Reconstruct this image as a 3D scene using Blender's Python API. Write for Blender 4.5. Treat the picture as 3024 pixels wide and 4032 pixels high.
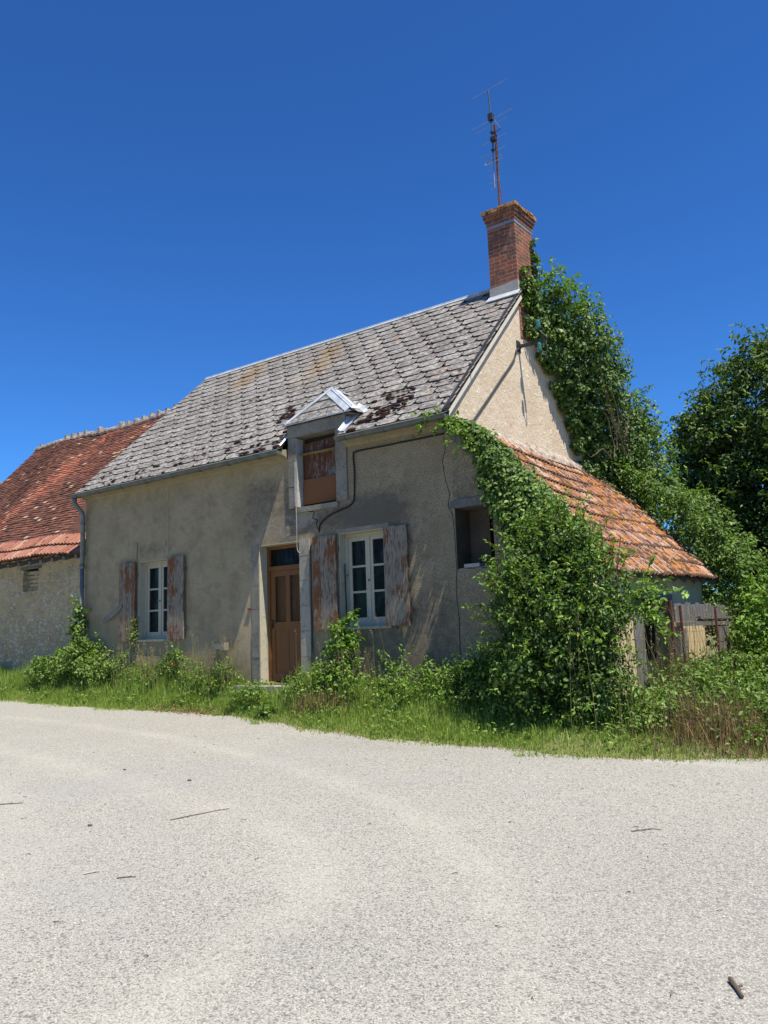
import bpy, math, random
import numpy as np
from mathutils import Vector, Matrix
R = math.radians
scene = bpy.context.scene
for o in list(bpy.data.objects): bpy.data.objects.remove(o)

# ---------------------------------------------------------------- camera
CAM = Vector((6.223, -10.033, 0.814))
YAW, PITCH, ROLL = -0.64026, 0.14743, -0.03466
cam_d = bpy.data.cameras.new('camera'); cam = bpy.data.objects.new('camera', cam_d)
scene.collection.objects.link(cam); scene.camera = cam
fw = Vector((math.sin(YAW)*math.cos(PITCH), math.cos(YAW)*math.cos(PITCH), math.sin(PITCH)))
rt = Vector((math.cos(YAW), -math.sin(YAW), 0)); up = rt.cross(fw)
r2 = math.cos(ROLL)*rt + math.sin(ROLL)*up; u2 = -math.sin(ROLL)*rt + math.cos(ROLL)*up
M = Matrix((r2, u2, -fw)).transposed().to_4x4(); M.translation = CAM
cam.matrix_world = M
cam_d.sensor_fit = 'VERTICAL'; cam_d.sensor_height = 36; cam_d.sensor_width = 27
cam_d.lens = 3273.8/4032*36; cam_d.clip_start = 0.1; cam_d.clip_end = 3000
scene.render.resolution_x = 768; scene.render.resolution_y = 1024

# ---------------------------------------------------------------- world, sun
TO_SUN = Vector((0.4535, -0.11, 1.0)).normalized()
W = bpy.data.worlds.new('World'); scene.world = W; W.use_nodes = True
wn = W.node_tree; bg = wn.nodes['Background']
sky = wn.nodes.new('ShaderNodeTexSky'); sky.sky_type = 'NISHITA'; sky.sun_disc = False
sky.sun_elevation = math.asin(TO_SUN.z); sky.sun_rotation = math.atan2(TO_SUN.x, TO_SUN.y)
sky.air_density = 1.0; sky.dust_density = 0.15; sky.ozone_density = 4.0; sky.altitude = 300
smx = wn.nodes.new('ShaderNodeMix'); smx.data_type = 'RGBA'; smx.blend_type = 'MULTIPLY'; smx.inputs[0].default_value = 1
smx.inputs[7].default_value = (.31, .575, .82, 1); wn.links.new(sky.outputs[0], smx.inputs[6])
sgm = wn.nodes.new('ShaderNodeGamma'); sgm.inputs[1].default_value = 1.22; wn.links.new(smx.outputs[2], sgm.inputs[0]); wn.links.new(sgm.outputs[0], bg.inputs[0]); bg.inputs[1].default_value = 0.092
sd = bpy.data.lights.new('sun', 'SUN'); sun = bpy.data.objects.new('sun', sd)
scene.collection.objects.link(sun)
sd.energy = 4.9; sd.angle = R(0.53); sd.color = (1, .94, .82)
sun.rotation_euler = TO_SUN.to_track_quat('Z', 'Y').to_euler(); sun.location = (20, -5, 30)
vs = scene.view_settings; vs.view_transform = 'Standard'; vs.look = 'None'
vs.exposure = 0.68; vs.gamma = 1; vs.use_curve_mapping = False
scene.cycles.max_bounces = 8; scene.cycles.transparent_max_bounces = 12

# ---------------------------------------------------------------- node helper
class G:
    def __init__(s, name):
        s.m = bpy.data.materials.new(name); s.m.use_nodes = True
        s.t = s.m.node_tree; s.n = s.t.nodes; s.l = s.t.links
        s.b = s.n['Principled BSDF']; s.out = s.n['Material Output']
        s.g = s.n.new('ShaderNodeNewGeometry').outputs['Position']
    def put(s, sock, v):
        if isinstance(v, bpy.types.NodeSocket): s.l.new(v, sock)
        elif isinstance(v, tuple) and len(v) == 3 and sock.type == 'RGBA': sock.default_value = v+(1,)
        else: sock.default_value = v
    def noise(s, scale, detail=4, rough=.55, vec=None, dist=0):
        n = s.n.new('ShaderNodeTexNoise'); n.inputs['Scale'].default_value = scale
        n.inputs['Detail'].default_value = detail; n.inputs['Roughness'].default_value = rough
        n.inputs['Distortion'].default_value = dist
        s.l.new(vec or s.g, n.inputs['Vector']); return n.outputs['Fac']
    def vor(s, scale, vec=None, feat='F1', out='Distance', rand=1):
        n = s.n.new('ShaderNodeTexVoronoi'); n.feature = feat; n.inputs['Scale'].default_value = scale
        n.inputs['Randomness'].default_value = rand
        s.l.new(vec or s.g, n.inputs['Vector']); return n.outputs[out]
    def scale(s, v, vec=None):
        n = s.n.new('ShaderNodeVectorMath'); n.operation = 'MULTIPLY'
        s.l.new(vec or s.g, n.inputs[0]); n.inputs[1].default_value = v; return n.outputs[0]
    def math(s, op, a, b=0.0, c=None, clamp=False):
        n = s.n.new('ShaderNodeMath'); n.operation = op; n.use_clamp = clamp
        s.put(n.inputs[0], a); s.put(n.inputs[1], b)
        if c is not None: s.put(n.inputs[2], c)
        return n.outputs[0]
    def ramp(s, f, stops):
        n = s.n.new('ShaderNodeValToRGB'); s.l.new(f, n.inputs[0]); cr = n.color_ramp
        while len(cr.elements) < len(stops): cr.elements.new(.5)
        for e, (p, c) in zip(cr.elements, stops):
            e.position = p; e.color = (c if isinstance(c, tuple) else (c, c, c))[:3]+(1,)
        return n.outputs[0]
    def step(s, f, a, b):
        n = s.n.new('ShaderNodeMapRange'); n.interpolation_type = 'SMOOTHSTEP'
        s.put(n.inputs[0], f); n.inputs[1].default_value = a; n.inputs[2].default_value = b
        return n.outputs[0]
    def mix(s, f, a, b, mode='MIX'):
        n = s.n.new('ShaderNodeMix'); n.data_type = 'RGBA'; n.blend_type = mode
        s.put(n.inputs[0], f); s.put(n.inputs[6], a); s.put(n.inputs[7], b); return n.outputs[2]
    def attr(s, name):
        n = s.n.new('ShaderNodeAttribute'); n.attribute_name = name; return n.outputs['Fac']
    def xyz(s, vec=None):
        n = s.n.new('ShaderNodeSeparateXYZ'); s.l.new(vec or s.g, n.inputs[0]); return n.outputs
    def comb(s, x, y, z=0.0):
        n = s.n.new('ShaderNodeCombineXYZ'); s.put(n.inputs[0], x); s.put(n.inputs[1], y); s.put(n.inputs[2], z)
        return n.outputs[0]
    def bump(s, h, strength=.4, dist=.01):
        n = s.n.new('ShaderNodeBump'); n.inputs['Strength'].default_value = strength
        n.inputs['Distance'].default_value = dist; s.l.new(h, n.inputs['Height'])
        s.l.new(n.outputs[0], s.b.inputs['Normal'])
    def done(s, col, rough=.9, metal=0, spec=.3):
        s.put(s.b.inputs['Base Color'], col); s.put(s.b.inputs['Roughness'], rough)
        s.b.inputs['Metallic'].default_value = metal
        s.b.inputs['Specular IOR Level'].default_value = spec
        return s.m
MT = {}

# facade render (attribute 'grime' 0..1, 'pale' 0..1)
g = G('facade_render')
n1 = g.noise(1.3, 6, .6); n2 = g.noise(9, 6, .7); n3 = g.noise(55, 4, .7); sp = g.noise(130, 2, .6)
gr = g.attr('grime')
base = g.mix(g.step(n1, .3, .7), (.455, .355, .205), (.56, .45, .27))
base = g.mix(g.math('MULTIPLY', g.step(n2, .42, .72), .35), base, (.28, .24, .175))
fg = g.math('ADD', gr, g.math('MULTIPLY', g.math('SUBTRACT', n2, .5), 1.1))
n4 = g.noise(3.2, 6, .65)
base = g.mix(g.math('MULTIPLY', g.step(n4, .46, .66), .5), base, (.29, .23, .14))
base = g.mix(g.math('MULTIPLY', g.step(fg, .2, .8), .85), base, (.13, .112, .09))
sand = g.step(g.attr('sand'), .1, .9)
base = g.mix(g.math('MULTIPLY', g.step(n3, .40, .62), g.math('MULTIPLY_ADD', sand, .5, .32)), base, (.16, .135, .10))
base = g.mix(g.math('MULTIPLY', g.step(sp, .58, .72), g.math('MULTIPLY_ADD', sand, .6, .05)), base, (.66, .61, .53))
wear = g.math('ADD', g.attr('pale'), g.math('MULTIPLY', g.math('SUBTRACT', n2, .5), 1.4))
base = g.mix(g.math('MULTIPLY', g.step(wear, .4, .8), .6), base, (.52, .46, .36))
damp = g.math('ADD', g.attr('damp'), g.math('MULTIPLY', g.math('SUBTRACT', n2, .5), .8))
base = g.mix(g.math('MULTIPLY', g.step(damp, .4, .9), .55), base, (.20, .20, .12))
g.bump(g.math('ADD', g.math('ADD', n3, sp), g.math('MULTIPLY', n2, 1.5)), 1.0, .022)
MT['facade'] = g.done(base, .95, 0, .15)

# gable render, sun-bleached pinkish plaster
g = G('gable_render')
n1 = g.noise(1.6, 6, .6); n2 = g.noise(8, 6, .75); n3 = g.noise(38, 5, .7)
pk = g.noise(7.5, 3, .5, dist=.4)
base = g.mix(g.step(n1, .32, .68), (.60, .47, .33), (.68, .56, .42))
base = g.mix(g.math('MULTIPLY', g.step(n2, .48, .7), .5), base, (.45, .35, .25))
base = g.mix(g.math('MULTIPLY', g.step(n3, .5, .7), .45), base, (.38, .29, .2))
base = g.mix(g.math('MULTIPLY', g.step(pk, .62, .65), .75), base, (.78, .7, .55))
base = g.mix(g.math('MULTIPLY', g.step(g.noise(5, 5, .7), .62, .69), .6), base, (.50, .23, .14))
base = g.mix(g.math('MULTIPLY', g.step(g.noise(3.1, 3, .6), .62, .75), .45), base, (.52, .47, .42))
g.bump(g.math('ADD', n3, g.math('ADD', g.math('MULTIPLY', n2, 2), g.math('MULTIPLY', g.step(pk, .65, .69), 1.2))), .8, .018)
MT['gable'] = g.done(base, .95, 0, .1)

def stone(name, a, b, dark, sc=1.0):
    g = G(name); n1 = g.noise(3*sc, 5, .6); n2 = g.noise(22*sc, 5, .7)
    c = g.mix(g.step(n1, .3, .7), a, b); c = g.mix(g.math('MULTIPLY', g.step(n2, .5, .72), .7), c, dark)
    c = g.mix(g.math('MULTIPLY', g.step(g.noise(60, 3), .62, .72), .5), c, tuple(min(1, x*1.7) for x in b))
    g.bump(n2, .5, .008); return g.done(c, .92, 0, .15)
MT['quoin'] = stone('quoin_stone', (.28, .255, .195), (.36, .325, .255), (.10, .09, .07))
MT['dormer_stone'] = stone('dormer_stone', (.175, .158, .12), (.25, .226, .175), (.055, .05, .04))
MT['cream'] = stone('cream_plaster', (.46, .41, .28), (.40, .37, .28), (.24, .22, .16), .6)
MT['white_plaster'] = stone('white_plaster', (.54, .48, .38), (.60, .55, .46), (.45, .38, .3), 1)
MT['cornice'] = stone('cornice_plaster', (.24, .21, .13), (.30, .26, .18), (.10, .085, .06), 1.5)
MT['mortar'] = stone('mortar', (.34, .32, .28), (.42, .40, .36), (.2, .18, .16), 1)
MT['leanto_wall'] = stone('pale_limewash', (.48, .38, .22), (.56, .46, .28), (.34, .27, .15), 1)
MT['pebble'] = stone('pebble', (.4, .37, .33), (.5, .47, .42), (.2, .18, .16), 4)

# slates: attribute rnd per tile
g = G('fibre_slates')
r = g.attr('rnd'); mp = g.comb(g.math('MULTIPLY', g.xyz()[0], .8), g.math('MULTIPLY', g.xyz()[1], 1.35), g.math('MULTIPLY', g.xyz()[2], 1.35))
nb = g.noise(16, 6, .76, mp); nc = g.noise(1.6, 5, .6); nd = g.noise(5.5, 5, .65); nf = g.noise(70, 3, .6)
f = g.math('ADD', nb, g.math('MULTIPLY', g.math('SUBTRACT', r, .5), .035))
f = g.math('ADD', f, g.math('MULTIPLY', g.math('SUBTRACT', nc, .5), .22))
base = g.ramp(f, [(.34, (.09, .081, .074)), (.43, (.135, .123, .113)), (.50, (.18, .166, .152)), (.55, (.275, .257, .235)), (.66, (.42, .395, .365))])
xx = g.xyz()[0]
og = g.math('ADD', nd, g.math('MULTIPLY', g.step(xx, -2.5, .2), .07))
base = g.mix(g.math('MULTIPLY', g.step(og, .67, .73), .7), base, (.42, .19, .06))
base = g.mix(g.math('MULTIPLY', g.step(g.noise(3.1, 5, .7), .56, .70), .45), base, (.30, .215, .15))
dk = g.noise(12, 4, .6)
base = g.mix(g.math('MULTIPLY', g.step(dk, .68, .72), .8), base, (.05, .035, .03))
st = g.attr('stain'); sf = g.math('MULTIPLY', st, g.step(nb, .35, .55))
base = g.mix(g.math('MULTIPLY', sf, .8), base, (.24, .14, .03))
base = g.mix(g.attr('gap'), base, (.03, .025, .022))  # shade in the joints painted near-black on slate sides and base sheet
g.bump(g.math('ADD', nb, nf), .5, .006)
MT['slate'] = g.done(base, .95, 0, .12)
g = G('moss'); n1 = g.noise(60, 4, .7)
g.bump(n1, 1, .02); MT['moss'] = g.done(g.mix(n1, (.018, .010, .008), (.075, .04, .03)), 1, 0, 0)

def metal(name, a, b, rough=.45, met=.5):
    g = G(name); n1 = g.noise(6, 5, .6); n2 = g.noise(30, 4)
    c = g.mix(g.step(n1, .35, .65), a, b); g.bump(n2, .15, .004)
    return g.done(c, rough, met, .4)
MT['gutter'] = metal('weathered_zinc', (.095, .10, .088), (.14, .145, .125), .6, .3)
MT['zinc'] = metal('pale_zinc_flashing', (.40, .43, .45), (.54, .57, .59), .55, .2)
MT['pipe'] = metal('grey_painted_pipe', (.12, .135, .13), (.18, .195, .19), .5, .2)
MT['rust'] = metal('rusty_iron', (.16, .06, .035), (.10, .045, .03), .85, .2)
MT['dark_metal'] = metal('dark_iron', (.035, .035, .037), (.06, .06, .06), .6, .5)
MT['steel'] = metal('galvanised_steel', (.25, .25, .26), (.35, .35, .36), .45, .5)
MT['band'] = metal('grey_blue_band', (.16, .20, .23), (.24, .28, .31), .6, .2)
g = G('black_cable'); MT['cable'] = g.done((.012, .012, .013), .6)
g = G('pale_string'); MT['string'] = g.done((.42, .38, .3), .9)
g = G('green_glass_insulator'); g.b.inputs['Transmission Weight'].default_value = .5
MT['insulator'] = g.done((.06, .24, .24), .08, 0, .6)

# brick
def brick(name, sx=1.0):
    g = G(name); x, y, z = g.xyz(); wob = g.math('MULTIPLY', g.math('SUBTRACT', g.noise(7, 3), .5), .03)
    v = g.comb(g.math('ADD', x, y), g.math('ADD', z, wob), 0.0)
    b = g.n.new('ShaderNodeTexBrick'); g.l.new(v, b.inputs['Vector'])
    b.inputs['Scale'].default_value = 1; b.inputs['Brick Width'].default_value = .235; b.inputs['Row Height'].default_value = .073
    b.inputs['Mortar Size'].default_value = .008; b.inputs['Mortar Smooth'].default_value = .3; b.inputs['Bias'].default_value = -.1
    b.inputs['Color1'].default_value = (.30, .085, .045, 1); b.inputs['Color2'].default_value = (.13, .055, .04, 1)
    b.inputs['Mortar'].default_value = (.30, .25, .19, 1)
    n1 = g.noise(4, 5, .6); n2 = g.noise(30, 5, .7)
    c = g.mix(g.math('MULTIPLY', g.step(n1, .45, .62), .6), b.outputs[0], (.085, .06, .05))
    c = g.mix(g.math('MULTIPLY', g.step(n2, .5, .7), .5), c, (.34, .20, .13))
    c = g.mix(g.math('MULTIPLY', g.step(g.noise(9, 5, .6), .62, .7), .5), c, (.32, .27, .22))
    h = g.math('ADD', g.math('MULTIPLY', b.outputs[1], -1.5), n2); g.bump(h, .8, .015)
    return g.done(c, .93, 0, .15)
MT['brick'] = brick('old_brick')
g = G('lichen_tile_cap'); n1 = g.noise(11, 5, .65); n2 = g.noise(35, 4)
c = g.ramp(n1, [(.35, (.10, .05, .03)), (.47, (.26, .11, .05)), (.55, (.42, .20, .05)), (.65, (.36, .26, .16))]); g.bump(n2, .7, .01)
MT['cap'] = g.done(c, .95)

# clay plain tiles (barn)
g = G('old_plain_tiles'); r = g.attr('rnd'); n1 = g.noise(1.1, 4, .6); n2 = g.noise(14, 5, .7); n3 = g.noise(50, 3)
f = g.math('ADD', g.math('MULTIPLY', r, .62), g.math('MULTIPLY', g.math('SUBTRACT', n1, .5), 1.0))
f = g.math('ADD', f, g.attr('red'))
c = g.ramp(f, [(.0, (.075, .038, .028)), (.3, (.14, .06, .042)), (.55, (.185, .078, .052)), (.78, (.29, .10, .062)), (.98, (.42, .14, .085))])
c = g.mix(g.math('MULTIPLY', g.step(n2, .55, .75), .5), c, (.06, .035, .03))
c = g.mix(g.math('MULTIPLY', g.step(r, .965, .975), .7), c, (.45, .34, .22))
c = g.mix(g.attr('gap'), c, (.02, .012, .01))  # shade between tile rows painted onto the side faces
g.bump(n3, .5, .006); MT['plain_tile'] = g.done(c, .93, 0, .15)
# ribbed tiles
def ribbed(name, stops, lich=.5, dark=.5):
    g = G(name); r = g.attr('rnd'); n1 = g.noise(1.7, 5, .65); n2 = g.noise(12, 6, .72); n3 = g.noise(45, 4, .7)
    f = g.math('ADD', g.math('MULTIPLY', r, .45), g.math('MULTIPLY', n2, .6))
    c = g.ramp(f, stops)
    lf = g.math('ADD', g.noise(5, 6, .72), g.math('MULTIPLY', g.math('SUBTRACT', n1, .5), .5))
    c = g.mix(g.math('MULTIPLY', g.step(lf, .70-.3*lich, .78-.3*lich), .8), c, (.42, .165, .03))
    df = g.math('ADD', g.noise(7.5, 6, .7), g.math('MULTIPLY', g.attr('lip'), .14))
    c = g.mix(g.math('MULTIPLY', g.step(df, .75-.3*dark, .80-.3*dark), .85), c, (.05, .035, .028))
    c = g.mix(g.math('MULTIPLY', g.step(n3, .62, .72), .3), c, (.55, .45, .35))
    c = g.mix(g.math('MULTIPLY', g.attr('groove'), .8), c, (.075, .04, .03))
    g.bump(n3, .6, .006); return g.done(c, .95, 0, .1)
MT['leanto_tile'] = ribbed('lichen_ribbed_tiles', [(.2, (.16, .075, .05)), (.4, (.26, .125, .08)), (.58, (.36, .21, .145)), (.8, (.45, .33, .24))], .68, .82)
MT['barn_rib'] = ribbed('pink_ribbed_tiles', [(.2, (.22, .085, .06)), (.5, (.33, .145, .10)), (.8, (.44, .26, .19))], .2, .6)
g = G('ridge_mortar'); n1 = g.noise(9, 5, .7)
g.bump(n1, .8, .03); MT['ridge'] = g.done(g.ramp(n1, [(.35, (.16, .11, .08)), (.5, (.34, .27, .21)), (.65, (.5, .46, .4))]), .95)

# rubble wall
g = G('rubble_wall'); v2 = g.scale((1, 1, 1.5)); wob = g.n.new('ShaderNodeVectorMath'); wob.operation = 'ADD'
nn = g.n.new('ShaderNodeTexNoise'); nn.inputs['Scale'].default_value = 6; g.l.new(g.g, nn.inputs['Vector'])
ms = g.n.new('ShaderNodeVectorMath'); ms.operation = 'SCALE'; g.l.new(nn.outputs['Color'], ms.inputs[0]); ms.inputs['Scale'].default_value = .09
g.l.new(v2, wob.inputs[0]); g.l.new(ms.outputs[0], wob.inputs[1]); wv = wob.outputs[0]
d = g.vor(9, wv); rc = g.vor(9, wv, out='Color'); ed = g.vor(9, wv, 'DISTANCE_TO_EDGE')
rr = g.xyz(rc)[0]; n1 = g.noise(2, 5); n2 = g.noise(20, 5, .7)
z = g.xyz()[2]
show = g.math('MULTIPLY', g.step(g.math('ADD', rr, g.math('MULTIPLY', g.step(z, 2.4, .6), .35)), .45, .55), g.step(ed, .05, .12))
c = g.mix(g.step(n1, .35, .65), (.42, .315, .17), (.50, .39, .22))
c = g.mix(g.math('MULTIPLY', g.step(n2, .5, .7), .4), c, (.22, .17, .11))
c = g.mix(g.math('MULTIPLY', show, .7), c, g.mix(g.xyz(rc)[1], (.30, .26, .19), (.55, .49, .38)))
c = g.mix(g.math('MULTIPLY', g.math('MULTIPLY', g.step(ed, .05, .0), g.step(z, 2.0, .4)), .6), c, (.07, .06, .045))
g.bump(g.math('ADD', g.math('MULTIPLY', show, 1.0), g.math('MULTIPLY', n2, .8)), .8, .03)
MT['rubble'] = g.done(c, .95, 0, .1)

# wood
def painted(name, paint, wood, amount, vert=True):
    g = G(name); v = g.scale((9, 9, 1.3)); v2 = g.scale((1, 1, .35))
    n1 = g.noise(34, 6, .8, v2); n2 = g.noise(4.5, 5, .7, v); n3 = g.noise(3, 3, .5)
    f = g.math('ADD', g.math('ADD', g.math('MULTIPLY', n1, .8), g.math('MULTIPLY', n2, .35)), g.math('MULTIPLY', g.math('SUBTRACT', g.attr('rnd'), .5), .10))
    f = g.math('ADD', g.math('ADD', f, amount), g.math('MULTIPLY', g.math('SUBTRACT', g.noise(2.6, 3, .5), .5), .5))
    w = g.mix(g.step(n2, .35, .65), wood, tuple(x*.55 for x in wood))
    c = g.mix(g.step(f, .60, .635), w, g.mix(n3, paint, tuple(x*.7 for x in paint)))
    g.bump(g.math('ADD', n2, g.step(f, .60, .635)), .5, .006); return g.done(c, .85, 0, .2)
MT['shutter'] = painted('peeling_shutter', (.19, .078, .032), (.26, .225, .17), .035)
MT['hatch'] = painted('peeling_hatch', (.13, .05, .025), (.20, .18, .155), .15)
MT['greywood'] = painted('grey_weathered_wood', (.13, .125, .115), (.18, .175, .16), -.1)
g = G('brown_door_paint'); n1 = g.noise(3, 5, .6, g.scale((3, 3, 1))); c = g.mix(n1, (.135, .055, .015), (.195, .082, .024))
c = g.mix(g.math('MULTIPLY', g.step(g.noise(11, 6, .75, g.scale((2, 2, .8))), .56, .68), .55), c, (.075, .04, .02))
g.bump(g.noise(30, 4, .6, g.scale((3, 3, .6))), .2, .004); MT['door'] = g.done(c, .6, 0, .3)
g = G('brown_board'); MT['board'] = g.done(g.mix(g.noise(4, 4), (.14, .06, .022), (.19, .08, .03)), .8)
g = G('old_white_paint'); n1 = g.noise(20, 6, .7, g.scale((3, 3, 1)))
MT['whitepaint'] = g.done(g.mix(g.step(n1, .56, .66), (.40, .37, .275), (.22, .19, .14)), .6, 0, .3)
# glass: thin pane with reflection
def glass(name, tint, trans, rough=.03):
    g = G(name); tr = g.n.new('ShaderNodeBsdfTransparent'); tr.inputs[0].default_value = tint+(1,)
    n1 = g.noise(5, 5, .6, g.scale((2, 2, .8)))
    mx = g.n.new('ShaderNodeMixShader'); fac = g.math('MULTIPLY_ADD', g.step(n1, .45, .8), .22, trans)
    g.put(mx.inputs[0], fac); g.l.new(tr.outputs[0], mx.inputs[1]); g.l.new(g.b.outputs[0], mx.inputs[2])
    g.l.new(mx.outputs[0], g.out.inputs[0]); return g.done((.07, .075, .07), rough, 0, .5)
MT['glass'] = glass('dusty_window_glass', (.5, .55, .52), .10)
MT['door_glass'] = glass('ribbed_door_glass', (.8, .68, .5), .12, .25)
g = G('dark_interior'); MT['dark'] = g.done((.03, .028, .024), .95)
g = G('grey_curtain'); MT['curtain'] = g.done(g.mix(g.noise(3, 4, .6, g.scale((8, 8, .5))), (.2, .21, .19), (.3, .31, .28)), .95)
g = G('brown_curtain'); MT['bcurtain'] = g.done(g.mix(g.noise(3, 4, .6, g.scale((8, 8, .5))), (.36, .25, .14), (.46, .34, .2)), .95)

# leaves
def leafmat(name, stops, trans=.24, rough=.55, spec=.35):
    g = G(name); r = g.attr('rnd'); c = g.ramp(r, stops)
    tl = g.n.new('ShaderNodeBsdfTranslucent'); g.l.new(g.mix(1.0, c, (1.35, 1.45, .55), 'MULTIPLY'), tl.inputs[0])
    mx = g.n.new('ShaderNodeMixShader'); mx.inputs[0].default_value = trans
    g.l.new(g.b.outputs[0], mx.inputs[1]); g.l.new(tl.outputs[0], mx.inputs[2]); g.l.new(mx.outputs[0], g.out.inputs[0])
    g.done(c, rough, 0, spec); return g.m
MT['ivy'] = leafmat('ivy_leaves', [(0, (.03, .06, .013)), (.45, (.072, .135, .022)), (.8, (.155, .245, .035)), (1, (.30, .38, .09))])
MT['vine'] = leafmat('vine_leaves', [(0, (.065, .12, .018)), (.5, (.13, .235, .03)), (.9, (.20, .33, .045)), (1, (.27, .40, .08))])
MT['tree'] = leafmat('tree_leaves', [(0, (.03, .06, .012)), (.6, (.065, .115, .02)), (1, (.14, .21, .035))])
MT['weed'] = leafmat('weed_leaves', [(0, (.07, .12, .02)), (.5, (.14, .225, .04)), (1, (.23, .33, .07))])
MT['grass'] = leafmat('grass_blades', [(0, (.12, .20, .035)), (.45, (.22, .325, .055)), (.74, (.34, .41, .09)), (.88, (.50, .46, .2)), (1, (.62, .54, .32))], .45, .6)
MT['dry'] = leafmat('dry_stems', [(0, (.10, .06, .03)), (.5, (.20, .13, .07)), (.8, (.30, .21, .11)), (1, (.10, .13, .03))], .2, .9, .1)
MT['seed'] = leafmat('seed_heads', [(0, (.22, .19, .09)), (1, (.38, .32, .18))], .3, .9, .1)
g = G('bark'); n1 = g.noise(14, 5, .7); g.bump(n1, .7, .02); MT['bark'] = g.done(g.mix(n1, (.06, .045, .03), (.17, .13, .09)), .95)
g = G('poppy_petals'); MT['poppy'] = g.done((.75, .06, .015), .6)
g = G('daisy_petals'); MT['daisy'] = g.done((.8, .8, .75), .7)

# ground
g = G('soil'); n1 = g.noise(1.2, 5, .6); n2 = g.noise(30, 5, .7)
c = g.mix(g.step(n1, .35, .65), (.13, .155, .05), (.19, .175, .09)); c = g.mix(g.math('MULTIPLY', g.step(n2, .45, .7), .5), c, (.22, .17, .1))
g.bump(n2, .8, .02); MT['soil'] = g.done(c, .97, 0, .05)
g = G('chip_road')
cells = g.vor(125, out='Color'); cd = g.vor(125); cr = g.xyz(cells)[0]; cg = g.xyz(cells)[1]
big = g.vor(42, out='Color'); br = g.xyz(big)[0]; bd = g.vor(42)
n1 = g.noise(.45, 5, .6); n2 = g.noise(2.3, 5, .65); n3 = g.noise(260, 2, .5)
base = g.ramp(cr, [(0, (.11, .106, .094)), (.12, (.19, .183, .16)), (.30, (.32, .307, .262)), (.65, (.39, .375, .318)), (1, (.48, .462, .39))])
base = g.mix(g.math('MULTIPLY', g.step(br, .93, .95), g.step(bd, .55, .35)), base, (.15, .145, .14))
base = g.mix(g.math('MULTIPLY', g.step(cd, .35, .6), .4), base, (.15, .14, .13))
bare = g.attr('bare')
base = g.mix(g.math('MULTIPLY', g.math('MULTIPLY', g.step(cg, .55, .75), bare), .75), base, (.12, .12, .12))
du = g.math('ADD', g.attr('dust'), g.math('MULTIPLY', g.math('SUBTRACT', n2, .5), 1.0))
base = g.mix(g.math('MULTIPLY', g.step(du, .1, 1.0), .27), base, (.50, .47, .385))
base = g.mix(g.math('MULTIPLY', g.step(n1, .45, .7), .14), base, (.44, .41, .35))
base = g.mix(g.math('MULTIPLY', g.step(n1, .5, .3), .3), base, (.27, .265, .26))
g.bump(g.math('ADD', g.math('MULTIPLY', cd, -1), g.math('MULTIPLY', n3, .3)), .6, .005)
MT['road'] = g.done(base, .92, 0, .2)

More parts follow.
